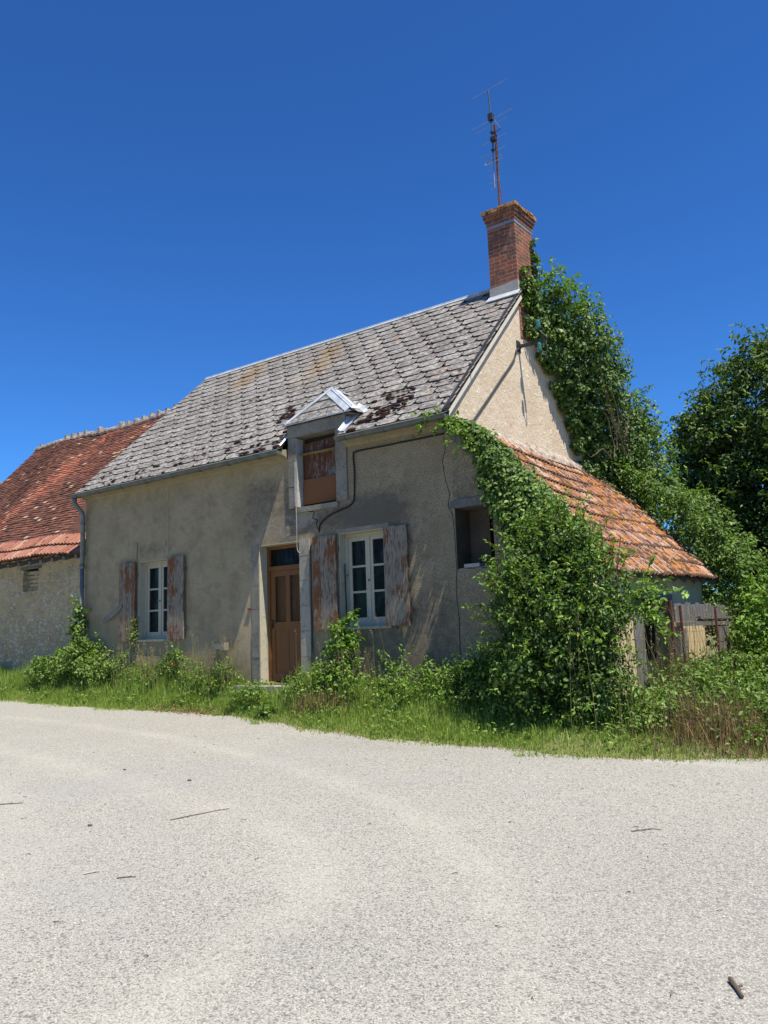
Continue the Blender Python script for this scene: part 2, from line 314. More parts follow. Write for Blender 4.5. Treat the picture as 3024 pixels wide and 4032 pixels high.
# ---------------------------------------------------------------- mesh helpers
COL = scene.collection
class MB:
    def __init__(s): s.v = []; s.f = []; s.a = {}; s.cur = {}
    def face(s, pts, **at):
        i = len(s.v); s.v += [tuple(p) for p in pts]; s.f.append(tuple(range(i, i+len(pts))))
        k = len(s.f)-1
        for n, val in at.items(): s.a.setdefault(n, {})[k] = val
    def box(s, x0, x1, y0, y1, z0, z1, **at):
        p = [Vector((x, y, z)) for x in (x0, x1) for y in (y0, y1) for z in (z0, z1)]
        s.hexa(p, **at)
    def hexa(s, p, **at):   # p index: 4x+2y+z
        for q in ((0, 1, 3, 2), (4, 6, 7, 5), (0, 4, 5, 1), (2, 3, 7, 6), (0, 2, 6, 4), (1, 5, 7, 3)):
            s.face([p[i] for i in q], **at)
    def bar(s, a, b, w, h, updir=(0, 0, 1), **at):
        a = Vector(a); b = Vector(b); d = (b-a).normalized(); sd_ = d.cross(Vector(updir)).normalized()*w/2; u = sd_.cross(d).normalized()*h/2
        p = [a-sd_-u, a-sd_+u, a+sd_-u, a+sd_+u, b-sd_-u, b-sd_+u, b+sd_-u, b+sd_+u]
        s.hexa([p[0], p[1], p[2], p[3], p[4], p[5], p[6], p[7]], **at)
    def tube(s, pts, r, n=8, cap=True, **at):
        pts = [Vector(p) for p in pts]; rs = r if isinstance(r, (list, tuple)) else [r]*len(pts); rings = []
        for i, p in enumerate(pts):
            d = (pts[min(i+1, len(pts)-1)]-pts[max(i-1, 0)]).normalized()
            a = d.cross(Vector((.13, .97, .2))); a.normalize(); b = d.cross(a)
            rings.append([p+(a*math.cos(t)+b*math.sin(t))*rs[i] for t in [2*math.pi*j/n for j in range(n)]])
        for q, w in zip(rings, rings[1:]):
            for j in range(n): s.face([q[j], q[(j+1) % n], w[(j+1) % n], w[j]], **at)
        if cap: s.face(rings[0][::-1], **at); s.face(rings[-1], **at)
    def each(s, name, mat, parent=None, k=6):
        for i in range(0, len(s.f), k):
            m = MB()
            for q in range(i, min(i+k, len(s.f))): m.face([s.v[j] for j in s.f[q]], **{n: d[q] for n, d in s.a.items() if q in d})
            m.build(name, mat, parent)
    def build(s, name, mat, parent=None, smooth=False, merge=False, attrs=None):
        me = bpy.data.meshes.new(name); me.from_pydata(s.v, [], s.f)
        for n in set(s.a): 
            at = me.attributes.new(n, 'FLOAT', 'FACE'); arr = np.zeros(len(s.f)); 
            for k, val in s.a[n].items(): arr[k] = val
            at.data.foreach_set('value', arr)
        if attrs:
            for n, fn in attrs.items():
                at = me.attributes.new(n, 'FLOAT', 'POINT'); V = np.array(s.v); at.data.foreach_set('value', fn(V).astype(float))
        me.materials.append(mat)
        if smooth or merge:
            import bmesh
            bm = bmesh.new(); bm.from_mesh(me); bmesh.ops.remove_doubles(bm, verts=bm.verts, dist=1e-4); bm.to_mesh(me); bm.free()
            if smooth: me.polygons.foreach_set('use_smooth', [True]*len(me.polygons))
        return link(name, me, parent)
def link(name, me, parent=None):
    o = bpy.data.objects.new(name, me); COL.objects.link(o)
    if parent is not None: par(o, parent)
    return o
def origin(o):
    p = Vector((0, 0, 0)); q = o
    while q is not None: p += q.location; q = q.parent
    return p
def par(o, parent):
    o.parent = parent; o.location = -origin(parent)
def tag(o, label=None, cat=None, group=None, kind=None):
    if label: o['label'] = label
    if cat: o['category'] = cat
    if group: o['group'] = group
    if kind: o['kind'] = kind
    return o
def thing(name, loc, label, cat, group=None):
    o = bpy.data.objects.new(name, None); COL.objects.link(o); o.location = loc; o.empty_display_size = .2
    return tag(o, label, cat, group)
def np_mesh(name, V, nper, faces, mat, rnd, parent=None):
    """V (n, nper, 3); faces: list of index tuples inside one unit; rnd (n,)"""
    n = len(V); me = bpy.data.meshes.new(name)
    me.vertices.add(n*nper); me.vertices.foreach_set('co', V.reshape(-1).astype(np.float32))
    ln = np.array([len(f) for f in faces]); tot = int(ln.sum())
    flat = np.concatenate([np.array(f) for f in faces])
    idx = (np.arange(n)[:, None]*nper+flat[None]).reshape(-1)
    me.loops.add(n*tot); me.loops.foreach_set('vertex_index', idx.astype(np.int32))
    st_ = np.concatenate([[0], np.cumsum(ln)[:-1]]); starts = (np.arange(n)[:, None]*tot+st_[None]).reshape(-1)
    me.polygons.add(n*len(faces)); me.polygons.foreach_set('loop_start', starts.astype(np.int32))
    me.update(calc_edges=True)
    at = me.attributes.new('rnd', 'FLOAT', 'FACE'); at.data.foreach_set('value', np.repeat(rnd, len(faces)).astype(np.float32))
    me.materials.append(mat); return link(name, me, parent)
def unit(a): return a/np.maximum(np.linalg.norm(a, axis=-1, keepdims=True), 1e-6)
def leaves(name, P, N, size, mat, seed, parent=None, droop=.5, wid=.62, rough=.6, upb=.35, bright=None):
    rg = np.random.default_rng(seed); n = len(P)
    Nn = unit(N+rg.normal(0, rough, (n, 3))+np.array([0, 0, upb])); T = rg.normal(0, 1, (n, 3))+np.array([0, 0, -droop*1.6])+N*.5
    T = unit(T-(T*Nn).sum(1, keepdims=True)*Nn); B = np.cross(Nn, T)
    L = (size*rg.uniform(.55, 1.25, n))[:, None]; w = wid*rg.uniform(.8, 1.2, (n, 1))
    V = np.stack([P, P+T*L*.3-B*L*w*.42+Nn*L*.10, P+T*L*.68-B*L*w*.34+Nn*L*.05, P+T*L-Nn*L*.12, P+T*L*.68+B*L*w*.34+Nn*L*.05, P+T*L*.3+B*L*w*.42+Nn*L*.10], 1)
    r_ = np.clip(rg.beta(2, 2.4, n)+(bright if bright is not None else 0), 0, 1)
    return np_mesh(name, V, 6, [(0, 3, 2, 1), (0, 5, 4, 3)], mat, r_, parent)
def shell(rg, C, rad, n):
    """n leaves around each sub clump"""
    m = len(C); u = unit(rg.normal(0, 1, (m, n, 3))); u[..., 2] = np.where(rg.random((m, n)) < .35, np.abs(u[..., 2]), u[..., 2])
    rr = (.55+.5*rg.random((m, n, 1))**.6); rad = np.asarray(rad, float)
    rad = rad.reshape(-1, 1, 1) if rad.ndim == 1 else rad
    P = C[:, None]+u*rr*rad*np.array([1, 1, .8]); return P.reshape(-1, 3), u.reshape(-1, 3)
def ell(rg, c, rad, n, lo=.8, hi=1.05):
    u = unit(rg.normal(0, 1, (n, 3))); return np.array(c)+u*np.array(rad)*rg.uniform(lo, hi, (n, 1))
def shoots(rg, base, dirs, L, step, grav=.6):
    """curving shoots: leaf points along each + polylines"""
    P = []; N = []; lines = []
    for b, d in zip(base, dirs):
        p = np.array(b, float); v = unit(np.array(d, float)); l = L*rg.uniform(.4, 1.2); k = max(3, int(l/step)); ln_ = [p.copy()]
        for i in range(k):
            v = unit(v+rg.normal(0, .16, 3)+np.array([0, 0, -grav*step*1.6])); p = p+v*step; ln_.append(p.copy())
            for q in range(2): P.append(p+rg.normal(0, .012, 3)); N.append(unit(rg.normal(0, .5, 3)+np.array([0, 0, .8])))
        lines.append(ln_)
    return np.array(P), np.array(N), lines
def stems(name, lines, r, mat, parent, n=4):
    mb = MB()
    for ln_ in lines: mb.tube(ln_, [r*(1-.7*i/len(ln_)) for i in range(len(ln_))], n, False)
    return mb.build(name, mat, parent)

# ---------------------------------------------------------------- terrain
def road_z(x, y): return -.42-.02*np.clip(x, -14, 12)+.03*np.clip(y+1.3, -14, 1.5)
EX = np.array([-40, -14, -10.3, -8.4, -5.8, -4.8, -4.3, -2.9, -1.2, .1, .7, 1.65, 2.74, 3.5, 4.2, 6, 9, 14, 40])
EY = np.array([-1.4, -1.0, -1.02, -1.14, -1.1, -.75, -.82, -1.1, -1.57, -1.79, -1.72, -1.76, -1.84, -1.5, -1.2, -.9, -.6, -.4, -.4])
def edge_y(x): return np.interp(x, EX, EY)+.05*np.sin(x*5.1)+.03*np.sin(x*13.7+1)
def wall_ground(x): return np.interp(x, [-14, -9, -4, 0, 2, 4, 12], [.12, .08, .02, -.08, -.18, -.25, -.3])
def ground_z(x, y):
    x = np.asarray(x, float); y = np.asarray(y, float); e = edge_y(x); rz = road_z(x, y)
    t = np.clip((y-e)/np.maximum(.9, -e*.9), 0, 1); t = t*t*(3-2*t)*.6+t*.4
    top = wall_ground(x)
    z = np.where(y < e, rz-.03, (road_z(x, e)-.03)*(1-t)+top*t+.05*np.clip((y-e)/.1, 0, 1)*(1-t))
    return z+np.where(y > e, .02*np.sin(x*3.3+y*4.1)*np.clip((y-e)*3, 0, 1), 0)
def grid_mesh(name, xs, ys, zf, mat, attrs=None):
    X, Y = np.meshgrid(xs, ys, indexing='ij'); Z = zf(X, Y); V = np.stack([X, Y, Z], -1).reshape(-1, 3); ny = len(ys)
    F = [(i*ny+j, (i+1)*ny+j, (i+1)*ny+j+1, i*ny+j+1) for i in range(len(xs)-1) for j in range(ny-1)]
    me = bpy.data.meshes.new(name); me.from_pydata(V.tolist(), [], F)
    for n, fn in (attrs or {}).items():
        at = me.attributes.new(n, 'FLOAT', 'POINT'); at.data.foreach_set('value', fn(V))
    me.polygons.foreach_set('use_smooth', [True]*len(me.polygons)); me.materials.append(mat); return link(name, me)
far = np.concatenate([-np.geomspace(1500, 15, 12), np.arange(-14, 9, .14), np.geomspace(9.2, 1500, 12)])
fary = np.concatenate([-np.geomspace(1500, 15, 10), np.arange(-12, -2.2, .7), np.arange(-2.2, .4, .08), np.arange(.5, 12, 1), np.geomspace(13, 1500, 12)])
tag(grid_mesh('ground', far, fary, ground_z, MT['soil']), kind='structure')
def seg_d(V, pts):
    d = np.full(len(V), 9.)
    for a, b in zip(pts, pts[1:]):
        a = np.array(a); b = np.array(b); ab = b-a; t = np.clip(((V[:, :2]-a)@ab)/(ab@ab), 0, 1); d = np.minimum(d, np.linalg.norm(V[:, :2]-a-t[:, None]*ab, axis=1))
    return d
TR = [([(-12, -2.6), (-6, -2.5), (-3, -2.75), (-1.38, -3.16), (-.15, -3.5), (1.65, -4.2), (2.73, -4.8), (3.6, -5.6), (4.6, -7), (5.2, -9)], .20),
      ([(-12, -3.6), (-5, -4.3), (-1.4, -4.75), (.6, -5.2), (1.7, -5.4), (2.5, -5.85), (2.9, -6.4), (3.2, -7.6), (3.4, -9)], .28),
      ([(-5, -5.6), (-1.4, -5.9), (.3, -6.6), (1.2, -7.6), (1.6, -9)], .5)]
def dust(V):
    s_ = np.zeros(len(V))
    for pts, w in TR: s_ = np.maximum(s_, np.exp(-(seg_d(V, pts)/w)**2)*.6)
    s_ = np.maximum(s_, .9*np.exp(-((V[:, 0]-3.4)/1.1)**2)*np.exp(-((V[:, 1]+1.65)/.16)**2))
    s_ = np.maximum(s_, .35*np.exp(-((V[:, 0]+1)/2.5)**2-((V[:, 1]+6.3)/1.5)**2))
    return s_
def bare(V): return np.clip(np.exp(-((V[:, 0]-5.3)/1.2)**2-((V[:, 1]+5.2)/1.3)**2)+.4*np.exp(-((V[:, 0]-3.2)/.7)**2-((V[:, 1]+6.9)/.7)**2)+.45*np.exp(-((V[:, 0]-.2)/2)**2-((V[:, 1]+2.2)/.35)**2), 0, 1)
xs = np.concatenate([[-60, -40, -25, -18], np.arange(-14, 10, .12), [11, 14, 20, 40, 60]]); ts = np.concatenate([[0, .03, .07], np.arange(.13, 10, .12), [12, 16, 24, 40]])
X, Tt = np.meshgrid(xs, ts, indexing='ij'); rgj = np.random.default_rng(5)
Y = edge_y(X)-Tt+np.where(Tt < .01, rgj.uniform(-.02, .05, X.shape), 0); Z = road_z(X, Y)+.004
V = np.stack([X, Y, Z], -1).reshape(-1, 3); ny = len(ts)
me = bpy.data.meshes.new('road'); me.from_pydata(V.tolist(), [], [(i*ny+j, i*ny+j+1, (i+1)*ny+j+1, (i+1)*ny+j) for i in range(len(xs)-1) for j in range(ny-1)])
for nm, fn in (('dust', dust), ('bare', bare)):
    at = me.attributes.new(nm, 'FLOAT', 'POINT'); at.data.foreach_set('value', fn(V))
me.materials.append(MT['road']); tag(link('road', me), kind='structure')

# ---------------------------------------------------------------- house
H = thing('farmhouse', (-4.5, 0, 0), 'weathered grey rendered farmhouse with lichen slate roof, brick chimney and peeling shutters', 'house')
XL, WD = -9.0, 5.5
RY, RZ, EYv, EZ = 2.75, 6.95, -.22, 3.95
SL = (RZ-EZ)/(RY-EYv)
def roof_z(y): return EZ+SL*(y-EYv)
def gwall(x0, x1, z0, z1, holes, y, step, depth, mb):
    """wall sheet facing -y with recessed holes"""
    def br(a, b, cuts):
        c = sorted(set([a, b]+[q for q in cuts if a < q < b])); out = []
        for p, q in zip(c, c[1:]):
            k = max(1, int((q-p)/step)); out += [p+(q-p)*i/k for i in range(k)]
        return out+[b]
    xs = br(x0, x1, [h[0] for h in holes]+[h[1] for h in holes]); zs = br(z0, z1, [h[2] for h in holes]+[h[3] for h in holes])
    for a, b in zip(xs, xs[1:]):
        for c, d in zip(zs, zs[1:]):
            mx, mz = (a+b)/2, (c+d)/2
            if any(h[0] < mx < h[1] and h[2] < mz < h[3] for h in holes): continue
            mb.face([(a, y, c), (b, y, c), (b, y, d), (a, y, d)]); 
    for h in holes:
        a, b, c, d = h[:4]; k = y+depth
        mb.face([(a, y, c), (a, k, c), (b, k, c), (b, y, c)]); mb.face([(a, y, d), (b, y, d), (b, k, d), (a, k, d)])
        mb.face([(a, y, c), (a, y, d), (a, k, d), (a, k, c)]); mb.face([(b, y, c), (b, k, c), (b, k, d), (b, y, d)])
DOOR = (-3.94, -3.0, .10, 2.40); W1 = (-7.22, -6.28, .88, 2.385); W2 = (-2.155, -1.22, .95, 2.43); HT = (-3.02, -2.16, 2.94, 4.14)
mb = MB(); gwall(XL, 0, -.5, 3.84, [DOOR, W1, W2, (HT[0], HT[1], HT[2], 3.84)], 0, .1, .42, mb)
sm = lambda t, a, b: np.clip((t-a)/(b-a), 0, 1)
def box_s(V, x0, x1, z0, z1, s=.25): return sm(V[:, 0], x0-s, x0+s)*(1-sm(V[:, 0], x1-s, x1+s))*sm(V[:, 2], z0-s, z0+s)*(1-sm(V[:, 2], z1-s, z1+s))
grime = lambda V: np.clip(.75*box_s(V, -3.2, -.9, 2.45, 2.95)+.35*box_s(V, -1.9, 0, 1.6, 3.1, .4)+.45*box_s(V, -7.3, -6.2, 2.4, 2.75, .15)+.5*box_s(V, -4.3, -3.0, 2.3, 3.6, .2)+.25*box_s(V, -9, -3, 1.7, 1.95, .1)+.55*box_s(V, -1.9, .1, .0, 1.5, .3)+.35*box_s(V, -8.4, -8.0, 3.0, 3.7, .3), 0, 1)
sand = lambda V: np.clip(.9*sm(V[:, 0], -3.2, -1.6)+.7*box_s(V, -4.6, -3, 2.4, 3.6, .3), 0, 1)
pale = lambda V: np.clip(.75*box_s(V, -3.0, -2.55, 2.62, 2.9, .1)+.3*box_s(V, -7.6, -6.9, .9, 1.6, .3)+.55*box_s(V, -4.0, -2.9, 2.4, 2.95, .12)+.35*box_s(V, -7.2, -6.3, 2.4, 2.65, .1)+.4*box_s(V, -4.3, -3.9, .3, 2.6, .08), 0, 1)
damp = lambda V: np.clip(1-sm(V[:, 2], .1, 1.0), 0, 1)*.8
wall_attrs = dict(grime=grime, sand=sand, pale=pale, damp=damp)
mb.build('front_wall', MT['facade'], H, attrs=wall_attrs)
# gable wall on the right + rear, left, inner faces
mb = MB()
ys = np.linspace(0, WD, 40)
def gz(y): return min(roof_z(y), roof_z(2*RY-y))-.05
for a, b in zip(ys, ys[1:]):
    mb.face([(0, a, -.5), (0, b, -.5), (0, b, gz(b)), (0, a, gz(a))])
mb.face([(0, WD, -.5), (XL, WD, -.5), (XL, WD, gz(WD)), (0, WD, gz(WD))])
mb.build('gable_wall', MT['gable'], H)
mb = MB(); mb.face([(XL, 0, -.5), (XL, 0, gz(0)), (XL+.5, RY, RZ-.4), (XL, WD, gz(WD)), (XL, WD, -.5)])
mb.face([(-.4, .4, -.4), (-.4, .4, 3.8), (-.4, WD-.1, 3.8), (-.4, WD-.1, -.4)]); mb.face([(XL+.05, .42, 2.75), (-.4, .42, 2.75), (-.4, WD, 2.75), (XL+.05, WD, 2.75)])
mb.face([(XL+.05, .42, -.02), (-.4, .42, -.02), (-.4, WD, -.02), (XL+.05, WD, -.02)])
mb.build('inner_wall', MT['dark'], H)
# verge mortar strip along front slope of the gable
mb = MB(); mb.bar((.012, -.16, roof_z(-.16)-.10), (.012, 2.42, roof_z(2.42)-.10), .06, .11, (1, 0, 0)); mb.build('verge_mortar', MT['white_plaster'], H)
mb = MB(); mb.bar((.03, -.2, roof_z(-.2)-.02), (.03, 2.42, roof_z(2.42)-.02), .10, .035, (1, 0, 0)); mb.build('verge_edge', MT['dark_metal'], H)

# roof
rnd = random.Random(3)
LS = math.hypot(RZ-EZ, RY-EYv); ud = ((RY-EYv)/LS, (RZ-EZ)/LS); nrm = Vector((0, -ud[1], ud[0]))
def rp(u, s_, h=0): return Vector((u, EYv+ud[0]*s_, EZ+ud[1]*s_))+nrm*h
def leftx(s_): return -9.08+.66*s_/LS
rx1 = .07
mb = MB()   # base sheets front + rear + left hip
B = -.03
def rr_(p): return Vector((p.x, 2*RY-p.y, p.z))
sd0 = .34; lx_ = leftx(sd0)
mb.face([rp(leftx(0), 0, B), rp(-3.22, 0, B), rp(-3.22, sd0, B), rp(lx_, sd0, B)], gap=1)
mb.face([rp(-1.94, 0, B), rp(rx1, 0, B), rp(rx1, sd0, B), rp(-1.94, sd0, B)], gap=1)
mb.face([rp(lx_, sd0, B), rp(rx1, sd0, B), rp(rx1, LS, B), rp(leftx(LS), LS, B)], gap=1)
mb.face([rr_(rp(rx1, 0, B)), rr_(rp(leftx(0), 0, B)), rr_(rp(leftx(LS), LS, B)), rr_(rp(rx1, LS, B))], rnd=.3)
mb.face([rr_(rp(leftx(0), 0, 0)), rp(leftx(0), 0, 0), rp(leftx(LS), LS, 0)], rnd=.3)
e, tw, shf = .212, .42, .155
n_rows = int(LS/e)+1
for i in range(n_rows):
    s0, s1 = i*e, min(LS, i*e+e*1.12)
    for k in range(-4, 36):
        u0 = -9.6+k*tw-(i*shf) % tw; u0 += rnd.uniform(-.008, .008); u1 = u0+tw-.026
        if u0 > rx1 or u1 < leftx(s0): continue
        ua, ub = max(u0, leftx(s0)), min(u1, rx1)
        if ub-ua < .02: continue
        uc = max(u0, leftx(s1))
        if ua < -1.95 and ub > -3.22 and s0 < .34: 
            # leave the dormer face free: clip tile
            if ua > -3.22 and ub < -1.95: continue
            if ua < -3.22: ub = -3.22
            else: ua = -1.93; uc = max(uc, ua)
        if ua < rx1 and ub > -.56 and abs(s1-LS) < 1e-6: pass
        h0 = .016+rnd.uniform(-.003, .004); h1 = h0-.018; sj = rnd.uniform(-.010, .008); c = .065 if ua == u0 else 0.001
        rv = rnd.random(); a0 = s0+sj; sk = rnd.uniform(-.006, .006)
        P = [rp(ua+c, a0, h0+.004), rp(ub-.02, a0+sk, h0-.004), rp(ub, a0+.03+sk, h0-.004), rp(max(ub, uc), s1, h1), rp(uc, s1, h1), rp(ua, a0+c*1.1, h0+.003)]
        mb.face(P, rnd=rv)
        D = [p-nrm*.008 for p in P]
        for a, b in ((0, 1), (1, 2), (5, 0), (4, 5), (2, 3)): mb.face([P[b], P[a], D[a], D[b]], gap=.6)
stain_c = [(-6.5, 2.3, .30, .9), (-4.1, 1.95, .28, .8), (-4.2, 2.35, .2, .5)]
def stain(V):
    s_ = np.zeros(len(V))
    for x, y, w, l in stain_c: s_ = np.maximum(s_, np.exp(-((V[:, 0]-x+(V[:, 1]-y)*.1)/w)**2-((V[:, 1]-y)/(l*.5))**2))
    return s_
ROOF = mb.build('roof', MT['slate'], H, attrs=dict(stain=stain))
# moss cushions on slates
mb = MB()
def cushion(u, s_, rx_, ry_, hh):
    n = 9; ring = []; 
    for q, (f_, z_) in enumerate(((1, .0), (.85, .7), (.45, 1.0))):
        ring.append([rp(u+rx_*f_*math.cos(t)*(1+.15*math.sin(3*t+u*9)), s_+ry_*f_*math.sin(t), .028+hh*z_) for t in [2*math.pi*j/n for j in range(n)]])
    for a, b in zip(ring, ring[1:]):
        for j in range(n): mb.face([a[j], a[(j+1) % n], b[(j+1) % n], b[j]])
    mb.face(ring[-1])
def clus(x, y, n, sx, sy, r0, r1):
    for _ in range(n):
        u = rnd.gauss(x, sx); yy = max(EYv+.02, rnd.gauss(y, sy)); s_ = (yy-EYv)/ud[0]
        if -3.25 < u < -1.7 and s_ < 1.15: continue
        r = rnd.uniform(r0, r1); cushion(u, s_, r*1.5, r*.62, r*.28)
for ring_c in ((-1.12, .40, .19), (-.92, .24, .09), (-1.08, .08, .19), (-1.12, .10, .12), (-1.3, -.03, .13)):
    x, y, rad = ring_c
    for t in range(16):
        a = t/16*2*math.pi
        if rnd.random() < .25: continue
        s_ = (y-EYv)/ud[0]+rad*.55*math.sin(a)
        if s_ < .03: continue
        cushion(x+rad*1.35*math.cos(a), s_, rnd.uniform(.025, .055), rnd.uniform(.018, .035), .02)
clus(-1.5, -.05, 8, .25, .1, .03, .07); clus(-1.75, .4, 7, .15, .1, .03, .05)
clus(-3.65, .55, 12, .12, .07, .03, .06); clus(-3.8, .75, 4, .08, .05, .03, .05); clus(-3.7, -.1, 12, .28, .1, .03, .06)
clus(-5.3, 1.35, 6, .2, .1, .02, .04); clus(-4.6, .1, 10, .6, .15, .02, .05); clus(-7.5, -.08, 16, .9, .1, .02, .05); clus(-6, .4, 14, 1.4, .4, .02, .045)
clus(-8.3, .3, 10, .4, .3, .02, .04); clus(-1.5, 1.3, 14, 1, .6, .015, .035); clus(-.4, 0.4, 8, .3, .5, .02, .04); clus(-2.6, 1.5, 4, .3, .2, .02, .03)
tag(mb.build('moss', MT['moss'], ROOF, smooth=True), 'dark brown moss cushions on the slates', kind='stuff')
# ridge cap zinc
mb = MB(); a = [rp(-8.42, LS-.055, .03), rp(-.56, LS-.055, .03)]
t0 = [Vector((-8.42, RY, RZ+.035)), Vector((-.56, RY, RZ+.035))]
mb.face([a[0], a[1], t0[1], t0[0]]); mb.face([rr_(a[1]), rr_(a[0]), t0[0], t0[1]]); mb.face([a[0]-nrm*.03, a[1]-nrm*.03, a[1], a[0]])
mb.tube([(-8.42, RY, RZ+.035), (-.56, RY, RZ+.035)], .016, 8); mb.build('ridge_cap', MT['zinc'], H)

# cornice + gutters + pipe
def cornice(x0, x1):
    mb = MB(); prof = [(0, 3.79), (-.02, 3.80), (-.04, 3.825), (-.13, 3.855), (-.20, 3.87), (-.20, 3.93), (0, 3.97)]
    for p, q in zip(prof, prof[1:]): mb.face([(x0, p[0], p[1]), (x1, p[0], p[1]), (x1, q[0], q[1]), (x0, q[0], q[1])])
    for x in (x0, x1): mb.face([(x, p[0], p[1]) for p in (prof if x == x1 else prof[::-1])])
    return mb.build('cornice', MT['cornice'], H)
cornice(XL, -3.22); cornice(-1.94, .0)
def gutter(x0, x1, z, label):
    mb = MB(); r = .062; cy = -.285; n = 10
    k = max(1, int((x1-x0)/.5)); xs = [x0+(x1-x0)*i/k for i in range(k+1)]
    def pt(x, t, rad): return Vector((x, cy-rad*math.cos(t), z-rad*math.sin(t)+.004*math.sin(x*2.1)))
    ts = [math.pi*j/n for j in range(n+1)]
    for a, b in zip(xs, xs[1:]):
        for p, q in zip(ts, ts[1:]):
            mb.face([pt(a, p, r), pt(b, p, r), pt(b, q, r), pt(a, q, r)][::-1]); mb.face([pt(a, p, r-.004), pt(b, p, r-.004), pt(b, q, r-.004), pt(a, q, r-.004)])
    for x in (x0, x1): mb.face([pt(x, t, r) for t in ts])
    mb.tube([(x0, cy-r, z), (x1, cy-r, z)], .011, 6)
    mb.face([(x0, -.19, 3.965), (x1, -.19, 3.965), (x1, -.30, 3.915), (x0, -.30, 3.915)])  # strips added below the tile edge to stop sun leaking past the gutter
    mb.face([(x0, -.19, 3.965), (x1, -.19, 3.965), (x1, -.215, 3.86), (x0, -.215, 3.86)])
    go = mb.build('gutter', MT['gutter'], H, smooth=False)
    bb = MB()
    for i in range(int((x1-x0)/.75)+1):
        x = x0+.2+i*.75
        if x < x1: bb = MB(); bb.tube([pt(x, t, r+.004) for t in ts], .009, 5); bb.build('gutter_bracket', MT['gutter'], go)
    return go
gutter(-9.06, -3.16, 3.89, ''); gutter(-1.92, .12, 3.89, '')
mb = MB(); mb.tube([(-8.99, -.285, 3.84), (-8.99, -.28, 3.74), (-8.99, -.22, 3.66), (-8.97, -.12, 3.55), (-8.97, -.09, 3.45), (-8.97, -.09, 2.4)], .048, 12)
mb.tube([(-8.97, -.09, 2.42), (-8.97, -.09, 0)], .044, 12); mb.tube([(-8.97, -.09, 2.46), (-8.97, -.09, 2.38)], .056, 12)
PIPE = mb.build('downpipe', MT['pipe'], H, smooth=True)
mb = MB()
for z in (3.3, 2.0, .9): mb.tube([(-8.97, -.09, z), (-8.97, -.09, z+.03)], .055, 12)
mb.each('pipe_clamp', MT['gutter'], PIPE, 14)

# chimney
cx0, cx1, cy0, cy1 = -.53, .012, 2.42, 3.10
mb = MB()
for z0_, z1_, o_ in ((5.8, 7.98, 0), (7.98, 8.06, .012), (8.06, 8.12, .03), (8.12, 8.19, .05)):
    mb.box(cx0-o_, cx1+o_, cy0-o_, cy1+o_, z0_, z1_)
CH = tag(mb.build('chimney', MT['brick'], H), 'tall weathered brick chimney stack')
mb = MB()
k = 9
for side in range(4):
    n = 6
    for i in range(n):
        for ly in range(2):
            w = .10; zz = 8.19+ly*.035+rnd.uniform(0, .012)
            x0_, x1_, y0_, y1_ = cx0-.075, cx1+.075, cy0-.075, cy1+.075
            j = rnd.uniform(-.012, .014)
            if side == 0: mb.box(x0_+(x1_-x0_)*i/n+.004, x0_+(x1_-x0_)*(i+1)/n-.004, y0_-j, y0_+w*2, zz, zz+.032)
            if side == 1: mb.box(x0_+(x1_-x0_)*i/n+.004, x0_+(x1_-x0_)*(i+1)/n-.004, y1_-w*2, y1_+j, zz, zz+.032)
            if side == 2: mb.box(x0_-j, x0_+w*2, y0_+.2+(y1_-y0_-.4)*i/n+.004, y0_+.2+(y1_-y0_-.4)*(i+1)/n-.004, zz+.001, zz+.033)
            if side == 3: mb.box(x1_-w*2, x1_+j, y0_+(y1_-y0_)*i/n+.004, y0_+(y1_-y0_)*(i+1)/n-.004, zz+.002, zz+.034)
mb.box(cx0-.05, cx1+.05, cy0-.05, cy1+.05, 8.21, 8.275)
mb.build('chimney_cap', MT['cap'], CH)
mb = MB(); mb.box(cx0-.006, cx1+.006, cy0-.006, cy1+.006, 7.925, 7.985); mb.build('metal_band', MT['band'], CH)
mb = MB(); zf = roof_z(cy0); mb.hexa([Vector(p) for p in ((cx0-.012, cy0-.012, zf-.05), (cx0-.012, cy0-.012, zf+.20), (cx0-.012, cy0+.1, zf-.05), (cx0-.012, cy0+.1, zf+.20), (cx1+.006, cy0-.012, zf-.05), (cx1+.006, cy0-.012, zf+.23), (cx1+.006, cy0+.1, zf-.05), (cx1+.006, cy0+.1, zf+.23))])
mb.build('mortar_base', MT['mortar'], CH)
mb = MB(); mb.face([(cx0-.03, cy0-.015, zf+.045), (cx1+.05, cy0-.015, zf+.045), rp(cx1+.06, (cy0-EYv)/ud[0]-.13, .04), rp(cx0-.05, (cy0-EYv)/ud[0]-.13, .04)][::-1])
mb.face([rp(cx1+.06, (cy0-EYv)/ud[0]-.13, .04), rp(cx0-.05, (cy0-EYv)/ud[0]-.13, .04), rp(cx0-.05, (cy0-EYv)/ud[0]-.13, .02), rp(cx1+.06, (cy0-EYv)/ud[0]-.13, .02)])
mb.build('flashing', MT['zinc'], CH)

